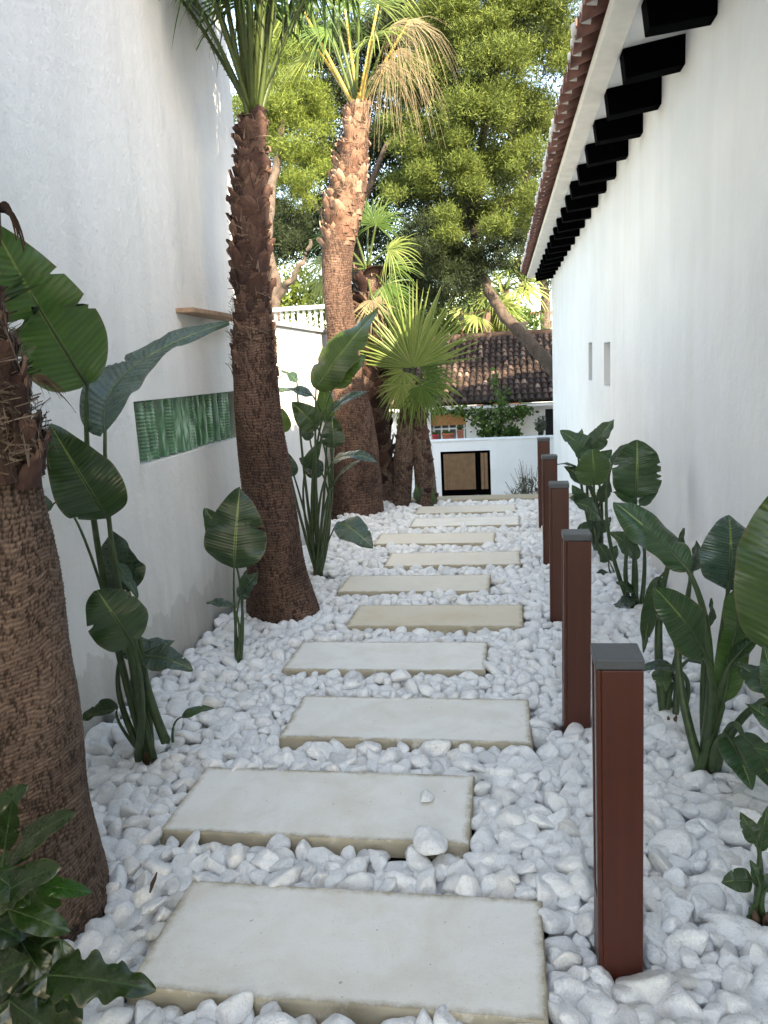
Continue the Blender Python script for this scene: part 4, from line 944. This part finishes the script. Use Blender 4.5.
plant('strelitzia', 'strelitzia with a cluster of cupped leaves, farthest of the right-hand bed', (598, 548), 6.0, [
    ((594, 485), (592, 449), 37, (1, .2, .1), 'leafb', dict(dy=(-.2, -.2), fold=.1, bow=.1, prof=(.7, .5))),
    ((592, 458), (560, 431), 26, (.8, .6, -.2), 'leaf', dict(bow=.2, fold=.3)),
    ((592, 449), (614, 419), 22, (.8, .3, -.4), 'leaf', dict(tears=((.5, 1, .4),), fold=.25)),
    ((578, 452), (582, 428), 10, (.8, .3, -.4), 'leafb', dict(dy=(.1, .1))),
    ((586, 482), (564, 466), 17, (.9, .4, 0), 'leaf', dict()), ((598, 515), (576, 503), 26, (.8, .6, 0), 'leaf', dict(bow=.25, dy=(-.15, -.25))),
    ((588, 502), (568, 498), 18, (.6, .6, 0), 'leaf', dict()), ((600, 502), (609, 476), 15, (.9, .2, .3), 'leaf', dict(dy=(.1, .1))),
    ((575, 466), (552, 465), 7, (.3, .9, 0), 'leafblue', dict(bow=.15)), ((592, 525), (576, 531), 11, (.8, .5, 0), 'leaf', dict(bow=.2)), ((600, 532), (611, 517), 11, (.8, .5, 0), 'leaf', dict()),
    ((600, 462), (612, 450), 14, (.8, .3, -.4), 'leaf', dict()), ((585, 505), (572, 485), 14, (.8, .3, -.4), 'leaf', dict()),
], stem_r=.013)
plant('strelitzia', 'little strelitzia seedling at the foot of the farther right-hand clump', (611, 572), 5.5, [
    ((609, 561), (598, 543), 18, (.9, .4, 0), 'leaf', dict(dy=(-.05, -.05))), ((609, 560), (617, 545), 12, (.9, .4, 0), 'leaf', dict()), ((607, 572), (595, 575), 8, (.6, .7, 0), 'leaf', dict(bow=.2)),
], stem_r=.006)
plant('strelitzia', 'strelitzia with a notched heart-like leaf against the right wall, in the middle of the bed', (634, 603), 4.75, [
    ((636, 498), (637, 440), 50, (1, .2, -.1), 'leaf', dict(tears=((.62, -1, .55), (.70, -1, .4), (.62, 1, .3)), fold=.14, bow=.1, prof=(.75, .5))),
    ((612, 464), (638, 440), 15, (.8, .5, -.5), 'leaf', dict(tears=((.5, 1, .5),), dy=(.05, .1))),
    ((637, 508), (611, 492), 18, (.5, .8, 0), 'leaf', dict(bow=.25)), ((640, 505), (659, 484), 13, (.5, .8, .2), 'leaf', dict(bow=-.15)),
    ((633, 553), (610, 532), 24, (.8, .5, -.2), 'leaf', dict(dy=(-.1, -.2), bow=.2)), ((632, 545), (655, 540), 9, (.3, .9, 0), 'leafblue', dict(bow=.2, dy=(-.1, -.15))),
    ((634, 592), (616, 582), 13, (.6, .7, 0), 'leaf', dict(bow=.2)), ((635, 600), (613, 607), 14, (.6, .7, 0), 'leafblue', dict(bow=.25)), ((636, 560), (628, 530), 12, (.9, .3, 0), 'leaf', dict()),
], stem_r=.012)
plant('strelitzia', 'strelitzia with one long hanging leaf, behind the nearest bollard and the bright new leaf', (672, 720), 3.3, [
    ((660, 577), (643, 653), 20, (.8, .1, -.7), 'leaf', dict(via=(690, 575), ro=(667, 690), sr=.008, bow=.1, fold=.3)),
    ((676, 668), (634, 671), 15, (.5, .8, -.2), 'leafblue', dict(bow=.28, via=(688, 690), dy=(-.1, -.15))),
    ((660, 668), (666, 692), 20, (.8, .3, -.3), 'leafb', dict(bow=.1, dy=(-.05, -.15), ro=(672, 712))),
    ((688, 660), (712, 663), 12, (.5, .8, -.2), 'leafblue', dict(bow=.28)),
    ((670, 560), (684, 528), 16, (.8, .3, .5), 'leaf', dict(sr=.018)), ((692, 572), (696, 540), 20, (.9, .3, .5), 'leafblue', dict()),
], stem_r=.012)
plant('strelitzia', 'largest strelitzia of the right-hand bed with a bright unfolding leaf in its middle', (709, 770), 2.74, [
    ((688, 570), (614, 502), 46, (.55, .8, -.25), 'leaf', dict(bow=.10, fold=.42, curl=.5, dy=(-.05, .15), via=(710, 660), prof=(.8, .6))),
    ((728, 590), (729, 515), 58, (.95, .25, -.15), 'leafblue', dict(bow=.22, fold=.10, dy=(.1, .12), curl=.3, prof=(.8, .55))),
    ((703, 652), (655, 588), 46, (.95, .35, -.1), 'leaf', dict(bow=.14, dy=(-.15, -.3), fold=.15, via=(713, 705), prof=(.75, .6))),
    ((724, 700), (743, 585), 34, (.95, .1, -.3), 'leafb', dict(bow=.05, fold=.5, dy=(-.05, .0), sr=.018)),
    ((730, 655), (737, 580), 44, (.9, .3, .4), 'leafb', dict(bow=.10, fold=.2, dy=(-.06, -.05), tears=((.6, 1, .3),))),
    ((728, 668), (770, 628), 20, (.3, .9, -.3), 'leaf', dict(bow=.16, dy=(-.1, -.1))),
    ((708, 628), (711, 598), 14, (.8, .3, .5), 'leaf', dict(dy=(.15, .15))), ((694, 606), (706, 612), 9, (.5, .8, .5), 'leaf', dict(dy=(.15, .15))),
    ((728, 736), (752, 790), 32, (.8, .6, -.2), 'leaf', dict(bow=.25, dy=(-.15, -.3), via=(718, 742), ro=(712, 768))),
    ((742, 734), (778, 800), 40, (.8, .6, .2), 'leaf', dict(bow=.2, dy=(-.25, -.45), via=(730, 728), ro=(716, 768))),
    ((790, 700), (750, 712), 22, (.5, .8, -.2), 'leaf', dict(bow=.2, via=(745, 715), dy=(.0, 0))),
], stem_r=.015)
plant('strelitzia', 'strelitzia cut off by the right edge, one tall fresh leaf above dark low leaves', np.array([.93, 2.42, 0]), 2.42, [
    ((775, 652), (800, 470), 100, (1, .1, -.2), 'leafb', dict(bow=.05, fold=.16, dy=(-.08, .05), prof=(.75, .6), sr=.014)),
    ((772, 690), (738, 664), 30, (.9, .4, -.2), 'leaf', dict(bow=.2, dy=(-.05, .05))), ((778, 702), (763, 645), 26, (.9, .3, -.3), 'leaf', dict(bow=.15, dy=(-.1, -.1))),
    ((790, 740), (745, 703), 24, (.6, .8, -.2), 'leaf', dict(bow=.2, dy=(-.1, -.05))), ((790, 760), (752, 748), 26, (.7, .6, -.2), 'leaf', dict(bow=.2, dy=(-.15, -.2))),
], stem_r=.012)
plant('strelitzia', 'small low strelitzia nearest the viewer in the right-hand bed', (760, 912), 2.0, [
    ((757, 842), (740, 812), 19, (.9, .3, -.2), 'leaf', dict(tears=((.5, 1, .3),))), ((760, 850), (768, 806), 16, (.8, .3, -.5), 'leaf', dict()),
    ((752, 880), (721, 882), 24, (.8, .6, 0), 'leaf', dict(bow=.25, tears=((.6, 1, .4),))), ((760, 885), (750, 860), 14, (.8, .5, 0), 'leaf', dict()), ((765, 890), (790, 870), 22, (.8, .5, 0), 'leaf', dict()),
], stem_r=.009)
plant('strelitzia', 'tiny strelitzia shoot between the pair of short palms', (415, 504), 8.55, [
    ((416, 500), (417, 484), 7, (1, .2, 0), 'leafb', dict()), ((417, 500), (424, 486), 5, (1, .2, 0), 'leafblue', dict()), ((433, 504), (432, 488), 5, (1, .2, .5), 'leafb', dict(ro=(433, 506))),
], stem_r=.008)
# --- philodendron, bottom left
ph = []
lst = [((-12, 832), (28, 785), 22, 'philo'), ((8, 864), (76, 812), 24, 'philo'), ((-8, 905), (60, 866), 30, 'philo'), ((-10, 882), (32, 850), 24, 'philo'), ((22, 884), (92, 893), 16, 'philob'), ((8, 908), (70, 932), 22, 'philob'), ((15, 900), (62, 905), 20, 'philob'),
       ((-15, 950), (22, 1012), 36, 'philob'), ((48, 975), (156, 990), 40, 'philo'), ((0, 935), (52, 960), 26, 'philo'), ((20, 940), (66, 1000), 26, 'philo'), ((-10, 870), (30, 905), 28, 'philob'), ((40, 960), (78, 1030), 28, 'philo'), ((-5, 960), (45, 1040), 40, 'philo'),
       ((10, 1000), (90, 1050), 40, 'philo'), ((-20, 800), (6, 830), 20, 'philob'), ((60, 940), (76, 1005), 22, 'philob'), ((-20, 985), (30, 960), 34, 'philo'), ((30, 900), (50, 960), 26, 'philo'), ((-20, 920), (24, 940), 30, 'philo'), ((5, 850), (12, 800), 18, 'philo'), ((-14, 1010), (10, 1050), 40, 'philo')]
for i, (bu, tu, w, mt) in enumerate(lst):
    r_ = np.random.default_rng(i); ph.append((bu, tu, w*1.3, (r_.uniform(.5, .9), r_.uniform(.5, .9), r_.normal(0, .3)), mt, dict(dy=(-.05*(i % 3), -.05*(i % 3)-.03), bow=.16, fold=.18, sr=.005, lobes=(4.5, .42 if i in (8, 14) else .04), prof=(.95, .6) if i not in (8,) else (.6, .6))))
plant('philodendron', 'glossy dark green philodendron with lobed leaves in the bottom left corner', np.array([-1.22, 1.30, 0]), 1.42, ph, stem_r=.008)

# ================================================================== SMALL SHRUB, VINE, POT PLANTS
def sprig_shrub(name, lab, c, w, h, n, mat, cat='shrub', ls=.06, lw=.010, seed=1, grp=None):
    r = np.random.default_rng(seed); e = empty(name, c); tag(e, lab, cat, grp); m = MB(); st = MB()
    for i in range(n):
        a = r.uniform(0, 6.283); q = r.uniform(.1, 1)**.6; tip = np.array(c)+np.array([q*w/2*math.cos(a), q*w/2*math.sin(a)*.8, h*r.uniform(.45, 1)*(1-.4*q)]); P = bez(np.array(c), np.array(c)+[0, 0, h*.35], tip, 7)
        st.tube(P, np.linspace(.007, .002, 7), 4)
        for k in range(16):
            t = r.uniform(.35, 1); p = P[int(t*6)]+r.normal(0, .01, 3); d = norm(r.normal(size=3)+[0, 0, .8]); s = norm(np.cross(d, r.normal(size=3)))
            m.add([p, p+d*ls*.5+s*lw, p+d*ls, p+d*ls*.5-s*lw], [(0, 1, 2, 3)], r.uniform(.1, .9))
    m.build('foliage', mat, e, world=True); st.build('stems', MAT['bark'], e, world=True); return e
MAT['shrub'] = attr_mat('grey_green_leaf', [(0, (.04, .055, .035)), (.5, (.09, .115, .075)), (1, (.18, .21, .15))], rough=.6, nscale=8, bumpd=.001, trans=.2)
MAT['vine'] = attr_mat('vine_leaf', [(0, (.02, .05, .012)), (.5, (.05, .10, .02)), (1, (.12, .20, .04))], rough=.5, nscale=8, bumpd=.001, trans=.3)
sprig_shrub('grey_shrub', 'feathery grey green shrub rising beyond the kerb in front of the gate wall', (at(527, 505, 10.5)*[1, 1, 0]+[0, 0, at(527, 503, 10.5)[2]-.75])+[.05, 0, 0], .85, 1.6, 150, MAT['shrub'], ls=.09, lw=.008)
v0 = at(510, 425, 20.2); e = empty('climbing_vine', [v0[0], 20.3, LOW]); tag(e, 'leafy climbing vine spilling over the front of the far house', 'climbing plant')
m = MB(); st = MB(); r = np.random.default_rng(5)
for (u, v, ru, rv, n) in [(440, 411, 10, 3, 120), (462, 412, 12, 5, 150), (480, 418, 12, 11, 200), (495, 420, 14, 13, 250), (512, 414, 14, 9, 190), (522, 411, 10, 4, 150), (500, 432, 8, 7, 160), (486, 433, 8, 5, 120), (514, 432, 7, 5, 80), (502, 400, 7, 14, 130), (495, 380, 4, 10, 60)]:
    for i in range(n):
        du, dv = r.normal(0, .5, 2); p = at(u+du*ru, v+dv*rv, 20.0+r.uniform(-.25, .25)) ; p[1] -= .25 if v < 405 else 0
        d = norm(r.normal(size=3)+[0, -.4, -.2]); s = norm(np.cross(d, r.normal(size=3)+[0, 1, 0])); L_ = r.uniform(.06, .13)
        m.add([p, p+d*L_*.5+s*L_*.4, p+d*L_, p+d*L_*.5-s*L_*.4], [(0, 1, 2, 3)], r.uniform(.05, 1))
for q in ([(503, 470), (500, 440), (495, 415)], [(503, 470), (507, 430), (520, 410)], [(503, 470), (490, 430), (455, 412)], [(500, 440), (502, 405), (497, 378)]):
    st.tube([at(a, b_, 20.1) for a, b_ in q], .02, 5)
m.build('foliage', MAT['vine'], e, world=True); st.build('stems', MAT['bark'], e, world=True)
for (pe, pc), (n, w, h) in zip(POTS, ((10, .22, .14), (16, .35, .14), (14, .28, .25))):
    q = sprig_shrub('pot_plant', 'tuft of leaves growing in the pot, ' + ('left end of the ledge' if pc is POTS[0][1] else 'wide middle planter' if pc is POTS[1][1] else 'tall pot beside the vine'), pc+[0, 0, .15 if h < .2 else .22], w, h, n, MAT['vine'], 'plant', .05, .012, seed=n)
sprig_shrub('round_bush', 'small clipped bush on a thin stem by the far house door', at(541, 441, 19.6), .42, .85, 60, MAT['shrub'], ls=.07, lw=.018, seed=9)
sprig_shrub('agave', 'pale green cactus-like clump below the vine', at(513, 441, 19.5), .4, .42, 26, MAT['vine'], 'plant', .16, .03, seed=19)

# ================================================================== TREES
def tufts(m, C, Rr, n, size, tone, seed, up=.35, nb=12, wl=.07, sprd=.8):
    """needle sprays over the shell of an ellipsoid clump"""
    r = np.random.default_rng(seed)
    D = r.normal(size=(n, 3)); D /= np.linalg.norm(D, axis=1)[:, None]
    D[:, 2] = np.where(D[:, 2] < -.35, -D[:, 2], D[:, 2]); q = r.uniform(.55, 1.06, n)[:, None]
    lump = (1+.34*np.sin(D@np.array([5., 3, 4])+seed)*np.sin(D@np.array([-4., 6, 3])+seed*2))[:, None]
    P = C+D*Rr*q*lump
    for k in range(nb):
        d = D*.55+r.normal(0, .75, (n, 3))+np.array([0, 0, up]); d /= np.linalg.norm(d, axis=1)[:, None]
        s = np.cross(d, r.normal(size=(n, 3))); s /= np.linalg.norm(s, axis=1)[:, None]
        L_ = size*r.uniform(.6, 1.3, n)[:, None]; o_ = P+r.normal(0, size*sprd, (n, 3))
        V = np.stack([o_-s*L_*wl, o_+s*L_*wl, o_+d*L_], 1).reshape(-1, 3)
        a = np.repeat(np.clip(tone+r.normal(0, .16, n), .02, 1), 3); b0_ = m.n
        m.v.append(V); m.f += [(b0_+3*i, b0_+3*i+1, b0_+3*i+2) for i in range(n)]; m.mi += [0]*n; m.at.append(a); m.n += 3*n
def tree(name, lab, root, limbs, clumps, mats, cat='tree', size=.16, dens=1., nb=12, wl=.07, grp=None):
    """clumps: (u, v, Y, r_px, rel_height, material index); limbs: lists of (u,v,Y,radius m)"""
    e = empty(name, root); tag(e, lab, cat, grp)
    if limbs:
        g = MB()
        for L_ in limbs:
            P = np.array([at(a, b_, c) if len(q_) == 4 else None for q_ in L_ for a, b_, c in [q_[:3]]]); R_ = [q_[3] for q_ in L_]
            t = np.linspace(0, len(P)-1, len(P)*5); Pi = np.stack([np.interp(t, range(len(P)), P[:, i]) for i in range(3)], 1); Pi += rng.normal(0, .02, Pi.shape); g.tube(Pi, np.interp(t, range(len(P)), R_), 9)
        g.build('trunk', MAT['bark'], e, world=True, smooth=True)
    ms = sorted(set(c[5] for c in clumps))
    for mi_ in ms:
        m = MB()
        for i, (u, v, Y, rp, rh, q) in enumerate(clumps):
            if q != mi_: continue
            c = at(u, v, Y); R_ = rp/F*((c-CP)@CF); n = int(dens*260*(R_/.9)**2*(.16/size)**1.4)
            tufts(m, c, np.array([R_, R_, R_*rh]), n, size, .5, seed=i*7+int(Y), nb=nb, wl=wl)
        m.build('crown', MAT[mats[mi_]], e, world=True)
    return e
# big pine over the far house: leaning trunk, layered crown
r = np.random.default_rng(11)
cl = []
for (u, v, rp) in [(560, 0, 34), (520, 20, 36), (480, 10, 36), (440, 20, 36), (455, 65, 38), (500, 70, 42), (545, 55, 34), (420, 85, 34), (475, 120, 44), (525, 115, 34), (430, 140, 36), (445, 185, 40), (490, 175, 40), (530, 160, 26), (410, 190, 26), (470, 225, 36), (510, 215, 30), (425, 235, 30), (535, 200, 20), (450, 262, 26), (490, 258, 22), (405, 250, 22), (400, 130, 24), (430, -40, 50), (500, -50, 55), (570, -50, 45), (468, 285, 14), (455, 275, 16), (478, 272, 14), (440, 282, 16), (520, 245, 18)]:
    dark = 1 if v > 215 else 0  # lower clumps get dark needles, the crown's own shade put into colour
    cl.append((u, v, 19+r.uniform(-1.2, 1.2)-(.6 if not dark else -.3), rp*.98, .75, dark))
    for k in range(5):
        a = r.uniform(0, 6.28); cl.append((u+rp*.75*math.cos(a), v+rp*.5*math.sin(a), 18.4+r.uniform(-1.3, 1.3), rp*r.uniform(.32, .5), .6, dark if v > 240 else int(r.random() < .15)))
pr0 = at(556, 372, 18.8); pr0[2] = LOW
tree('pine_tree', 'big sunlit pine leaning over the far house, its bare trunk crossing the tiled roof', pr0,
     [[(640, 480, 19.0, .22), (552, 366, 18.9, .165), (521, 334, 18.9, .14), (500, 310, 18.9, .13), (488, 290, 18.9, .12), (474, 255, 19.8, .09), (480, 150, 19.8, .11), (500, 60, 19.4, .08)],
      [(478, 262, 19.5, .07), (450, 235, 19.8, .06), (425, 200, 19.8, .05), (415, 150, 19.8, .04)], [(472, 235, 19, .09), (510, 200, 18.8, .06), (540, 160, 18.8, .04)], [(475, 190, 19.2, .08), (440, 130, 19.4, .05), (430, 70, 19.4, .03)]],
     cl, ['pine', 'pined'], size=.085, dens=1.2, nb=14, wl=.10)
cl = []
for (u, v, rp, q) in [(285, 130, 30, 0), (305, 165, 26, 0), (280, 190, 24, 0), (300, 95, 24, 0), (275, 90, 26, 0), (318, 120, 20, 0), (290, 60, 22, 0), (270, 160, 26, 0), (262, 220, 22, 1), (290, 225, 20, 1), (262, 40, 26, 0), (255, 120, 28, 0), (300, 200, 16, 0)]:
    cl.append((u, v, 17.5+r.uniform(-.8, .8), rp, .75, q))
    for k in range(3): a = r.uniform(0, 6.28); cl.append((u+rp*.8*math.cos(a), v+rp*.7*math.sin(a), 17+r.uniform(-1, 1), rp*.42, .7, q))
p_ = at(277, 330, 17.5); p_[2] = LOW
tree('pine_tree', 'bright yellow green pine seen between the two tall palms', p_, [[(272, 420, 14.5, .17), (273, 320, 14.5, .14), (273, 285, 14.5, .125), (266, 240, 14.7, .11), (272, 180, 16, .09), (285, 110, 17.3, .06)], [(275, 300, 14.5, .08), (290, 280, 14.4, .06), (303, 262, 14.4, .045), (312, 240, 14.5, .03)]], cl, ['pinel', 'pined'], size=.085, dens=1.2, nb=14, wl=.10)
cl = []
for (u, v, rp, q) in [(350, 60, 40, 0), (335, 110, 34, 0), (385, 100, 40, 0), (320, 170, 34, 0), (375, 165, 40, 0), (400, 210, 40, 0), (330, 225, 34, 0), (360, 250, 34, 0), (300, 255, 34, 0), (270, 250, 34, 0), (440, 270, 40, 0), (405, 280, 30, 0), (395, 40, 34, 0), (340, 180, 30, 0), (420, 300, 24, 0), (455, 300, 20, 0), (380, 290, 26, 0), (420, 40, 50, 0), (480, 60, 50, 0), (540, 60, 50, 0), (430, 110, 40, 0), (490, 130, 46, 0), (540, 140, 40, 0), (440, 170, 40, 0), (500, 190, 40, 0), (450, 230, 34, 0), (505, 240, 30, 0), (300, 130, 40, 0), (300, 60, 44, 0), (530, 270, 14, 0)]:
    cl.append((u, v, 23.5+r.uniform(-1, 1), rp, .8, q))
p_ = at(365, 330, 23); p_[2] = LOW
tree('evergreen_tree', 'dark evergreen tree filling the gap behind the tall palms', p_, [[(365, 420, 23, .3), (362, 300, 23, .25), (350, 200, 23, .2), (350, 100, 23, .12)], [(362, 260, 23, .15), (310, 200, 22.6, .08), (290, 180, 22.4, .05)], [(355, 220, 22.8, .12), (385, 150, 22.6, .07), (400, 110, 22.6, .04)]], cl, ['pined'], size=.20, dens=1.3, wl=.1)
tree('evergreen_tree', 'dark fine-leaved tree beyond the roof, next to the right house', at(545, 300, 34)*[1, 1, 0]+[0, 0, LOW], [[(548, 400, 34, .3), (545, 300, 34, .2), (540, 250, 34, .1)]],
     [(545, 285, 34, 16, .8, 0), (556, 265, 34, 18, .8, 0), (530, 262, 34, 14, .7, 0), (548, 240, 34, 20, .8, 0), (565, 290, 34, 18, .8, 0), (540, 215, 34, 20, .8, 0), (560, 180, 34, 26, .8, 0)], ['pined'], size=.26, dens=.7)
# sunlit garden beyond: hedge, bushes, palms
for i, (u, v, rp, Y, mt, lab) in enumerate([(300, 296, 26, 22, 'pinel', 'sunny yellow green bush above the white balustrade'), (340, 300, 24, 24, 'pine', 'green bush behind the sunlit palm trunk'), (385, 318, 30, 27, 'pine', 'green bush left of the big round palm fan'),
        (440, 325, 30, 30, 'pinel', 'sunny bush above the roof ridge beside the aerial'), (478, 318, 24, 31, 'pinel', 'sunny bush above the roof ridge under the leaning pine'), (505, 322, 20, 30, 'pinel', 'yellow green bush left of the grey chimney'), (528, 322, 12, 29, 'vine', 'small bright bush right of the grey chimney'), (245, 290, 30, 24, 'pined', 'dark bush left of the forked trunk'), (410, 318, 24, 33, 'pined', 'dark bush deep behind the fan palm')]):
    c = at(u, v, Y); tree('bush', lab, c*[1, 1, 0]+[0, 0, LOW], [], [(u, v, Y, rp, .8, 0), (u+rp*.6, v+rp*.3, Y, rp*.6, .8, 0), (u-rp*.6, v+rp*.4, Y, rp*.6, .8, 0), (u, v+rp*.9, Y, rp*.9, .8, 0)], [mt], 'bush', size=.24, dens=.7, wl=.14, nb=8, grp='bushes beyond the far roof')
for k, (u, v, Y, R_, lab) in enumerate([(505, 290, 30, 1.5, 'bright feathery palm in the sun beyond the roof, left of the dark tree'), (486, 312, 28, 1.2, 'lower bright palm beyond the roof behind the leaning pine trunk')]):
    hb = at(u, v, Y); e = empty('fan_palm', hb*[1, 1, 0]+[0, 0, LOW]); tag(e, lab, 'palm tree')
    g = MB(); g.tube([hb*[1, 1, 0]+[0, 0, LOW], hb], [.2, .16], 8, a=.5); g.build('trunk', MAT['trunk'], e, world=True)
    for i in range(15):
        a = i*2.4; el_ = rng.uniform(-.3, 1.2); ax = np.array([math.cos(a)*math.cos(el_), math.sin(a)*math.cos(el_), math.sin(el_)])
        frond(e, hb, hb+ax*R_*.55, ax, [-.3*ax[0], -.6, .8], R_*.75, w0=.03, w1=.02, seed=200+20*k+i, mats=('frondy' if i % 3 else 'frond', 'petiole'), nseg=20, droop=.4, tone=.6)
# distant pale houses
for k, (u0, u1, vt, vb, Y, col, lab) in enumerate([(531, 560, 313, 335, 45, 'plaster_far', 'distant white villa at the right, half behind the white house'), (466, 520, 308, 330, 60, 'terra', 'distant reddish house wall behind the bushes'), (440, 470, 322, 340, 40, 'plaster_far', 'distant pale wall low behind the aerial')]):
    a, c = at(u0, vb, Y), at(u1, vt, Y); e = empty('distant_house', [(a[0]+c[0])/2, Y, LOW]); tag(e, lab, 'house')
    m = MB(); h_ = c[2]; wins = [(a[0]+(c[0]-a[0])*q, a[0]+(c[0]-a[0])*(q+.12), h_-.75, h_-.35) for q in (.1, .35, .6, .82)]
    wall_holes(m, a[0], c[0], LOW, h_, wins, .3, lambda s, z, d: (s, Y+d, z), seg=50); m.box(a[0], c[0], Y+.35, Y+5, LOW, h_)
    m.build('wall', MAT[col], e, world=True); m = MB(); m.box(a[0]-.2, c[0]+.2, Y-.25, Y+5.2, h_+.005, h_+.15); m.build('roof', MAT['terra'] if k == 0 else MAT['mortar'], e, world=True)
    for (x0, x1, z0, z1) in wins: m = MB(); m.box(x0+.01, x1-.01, Y+.26, Y+.28, z0+.01, z1-.01); m.build('window', MAT['dark'], e, world=True)
# far wooded hill
m = MB(); G = []
for Y, hgt in ((70, LOW), (90, 3.5), (130, 7.5), (180, 4)):
    G.append([(x, Y+6*math.sin(x*.05), hgt+(1.5*math.sin(x*.07+Y) if hgt > 0 else 0)) for x in np.linspace(-160, 120, 60)])
m.grid(G); o = m.build('hill', simple('wooded_hill', (.06, .09, .035), .95, .6, .35, 0), smooth=True); tag(o, 'low wooded hill in the far distance', kind='structure')

# hidden tree added behind the right house to dapple the old roof with shade
def wpix(p): d = np.array(p)-CP; z = d@CF; return 384+F*(d@CR)/z, 512-F*(d@CU)/z, p[1]
cl = []
for q in [(2.6, 18.6, 4.7, 1.0), (3.6, 18.2, 5.4, 1.1), (1.9, 19.2, 3.9, .8), (3.2, 19.6, 6.0, 1.0), (4.4, 17.8, 5.6, 1.1), (1.4, 19.0, 4.9, .6), (5.4, 18.5, 6.4, 1.2)]:
    u, v, Y = wpix(q[:3]); cl.append((u, v, Y, q[3]*F/((np.array(q[:3])-CP)@CF), .8, 0))
tree('evergreen_tree', 'unseen evergreen tree added behind the far end of the right-hand house to shade the far roof', [3.6, 19, LOW], [[wpix((3.6, 19, LOW))+(.25,), wpix((3.5, 19, 2.5))+(.2,), wpix((3.2, 19, 5))+(.1,)]], cl, ['pined'], size=.2, dens=.55, wl=.12)

# ================================================================== LITTER
def dead_leaf(u, v, du, dv, w, lab):
    a, c = gnd(u, v, .02), gnd(u+du, v+dv, .05); e, _ = blade(a, c, w, np.array([.3, -.3, 1.]), MAT['deadleaf'], None, seed=int(u), name='dead_leaf', bow=.1, fold=.5) if False else (None, None)
m = MB(); a = gnd(150, 893, .025); c = gnd(157, 872, .04); s = np.array([.008, .004, 0])
m.grid([[a-s*.3, a+s*.3], [a*.5+c*.5-s, a*.5+c*.5+s+[0, 0, .008]], [c-s*.2, c+s*.2]]); o = m.build('dead_leaf', MAT['sheath']); tag(o, 'curled brown dead leaf on the pebbles left of the first slab', 'dead leaf')
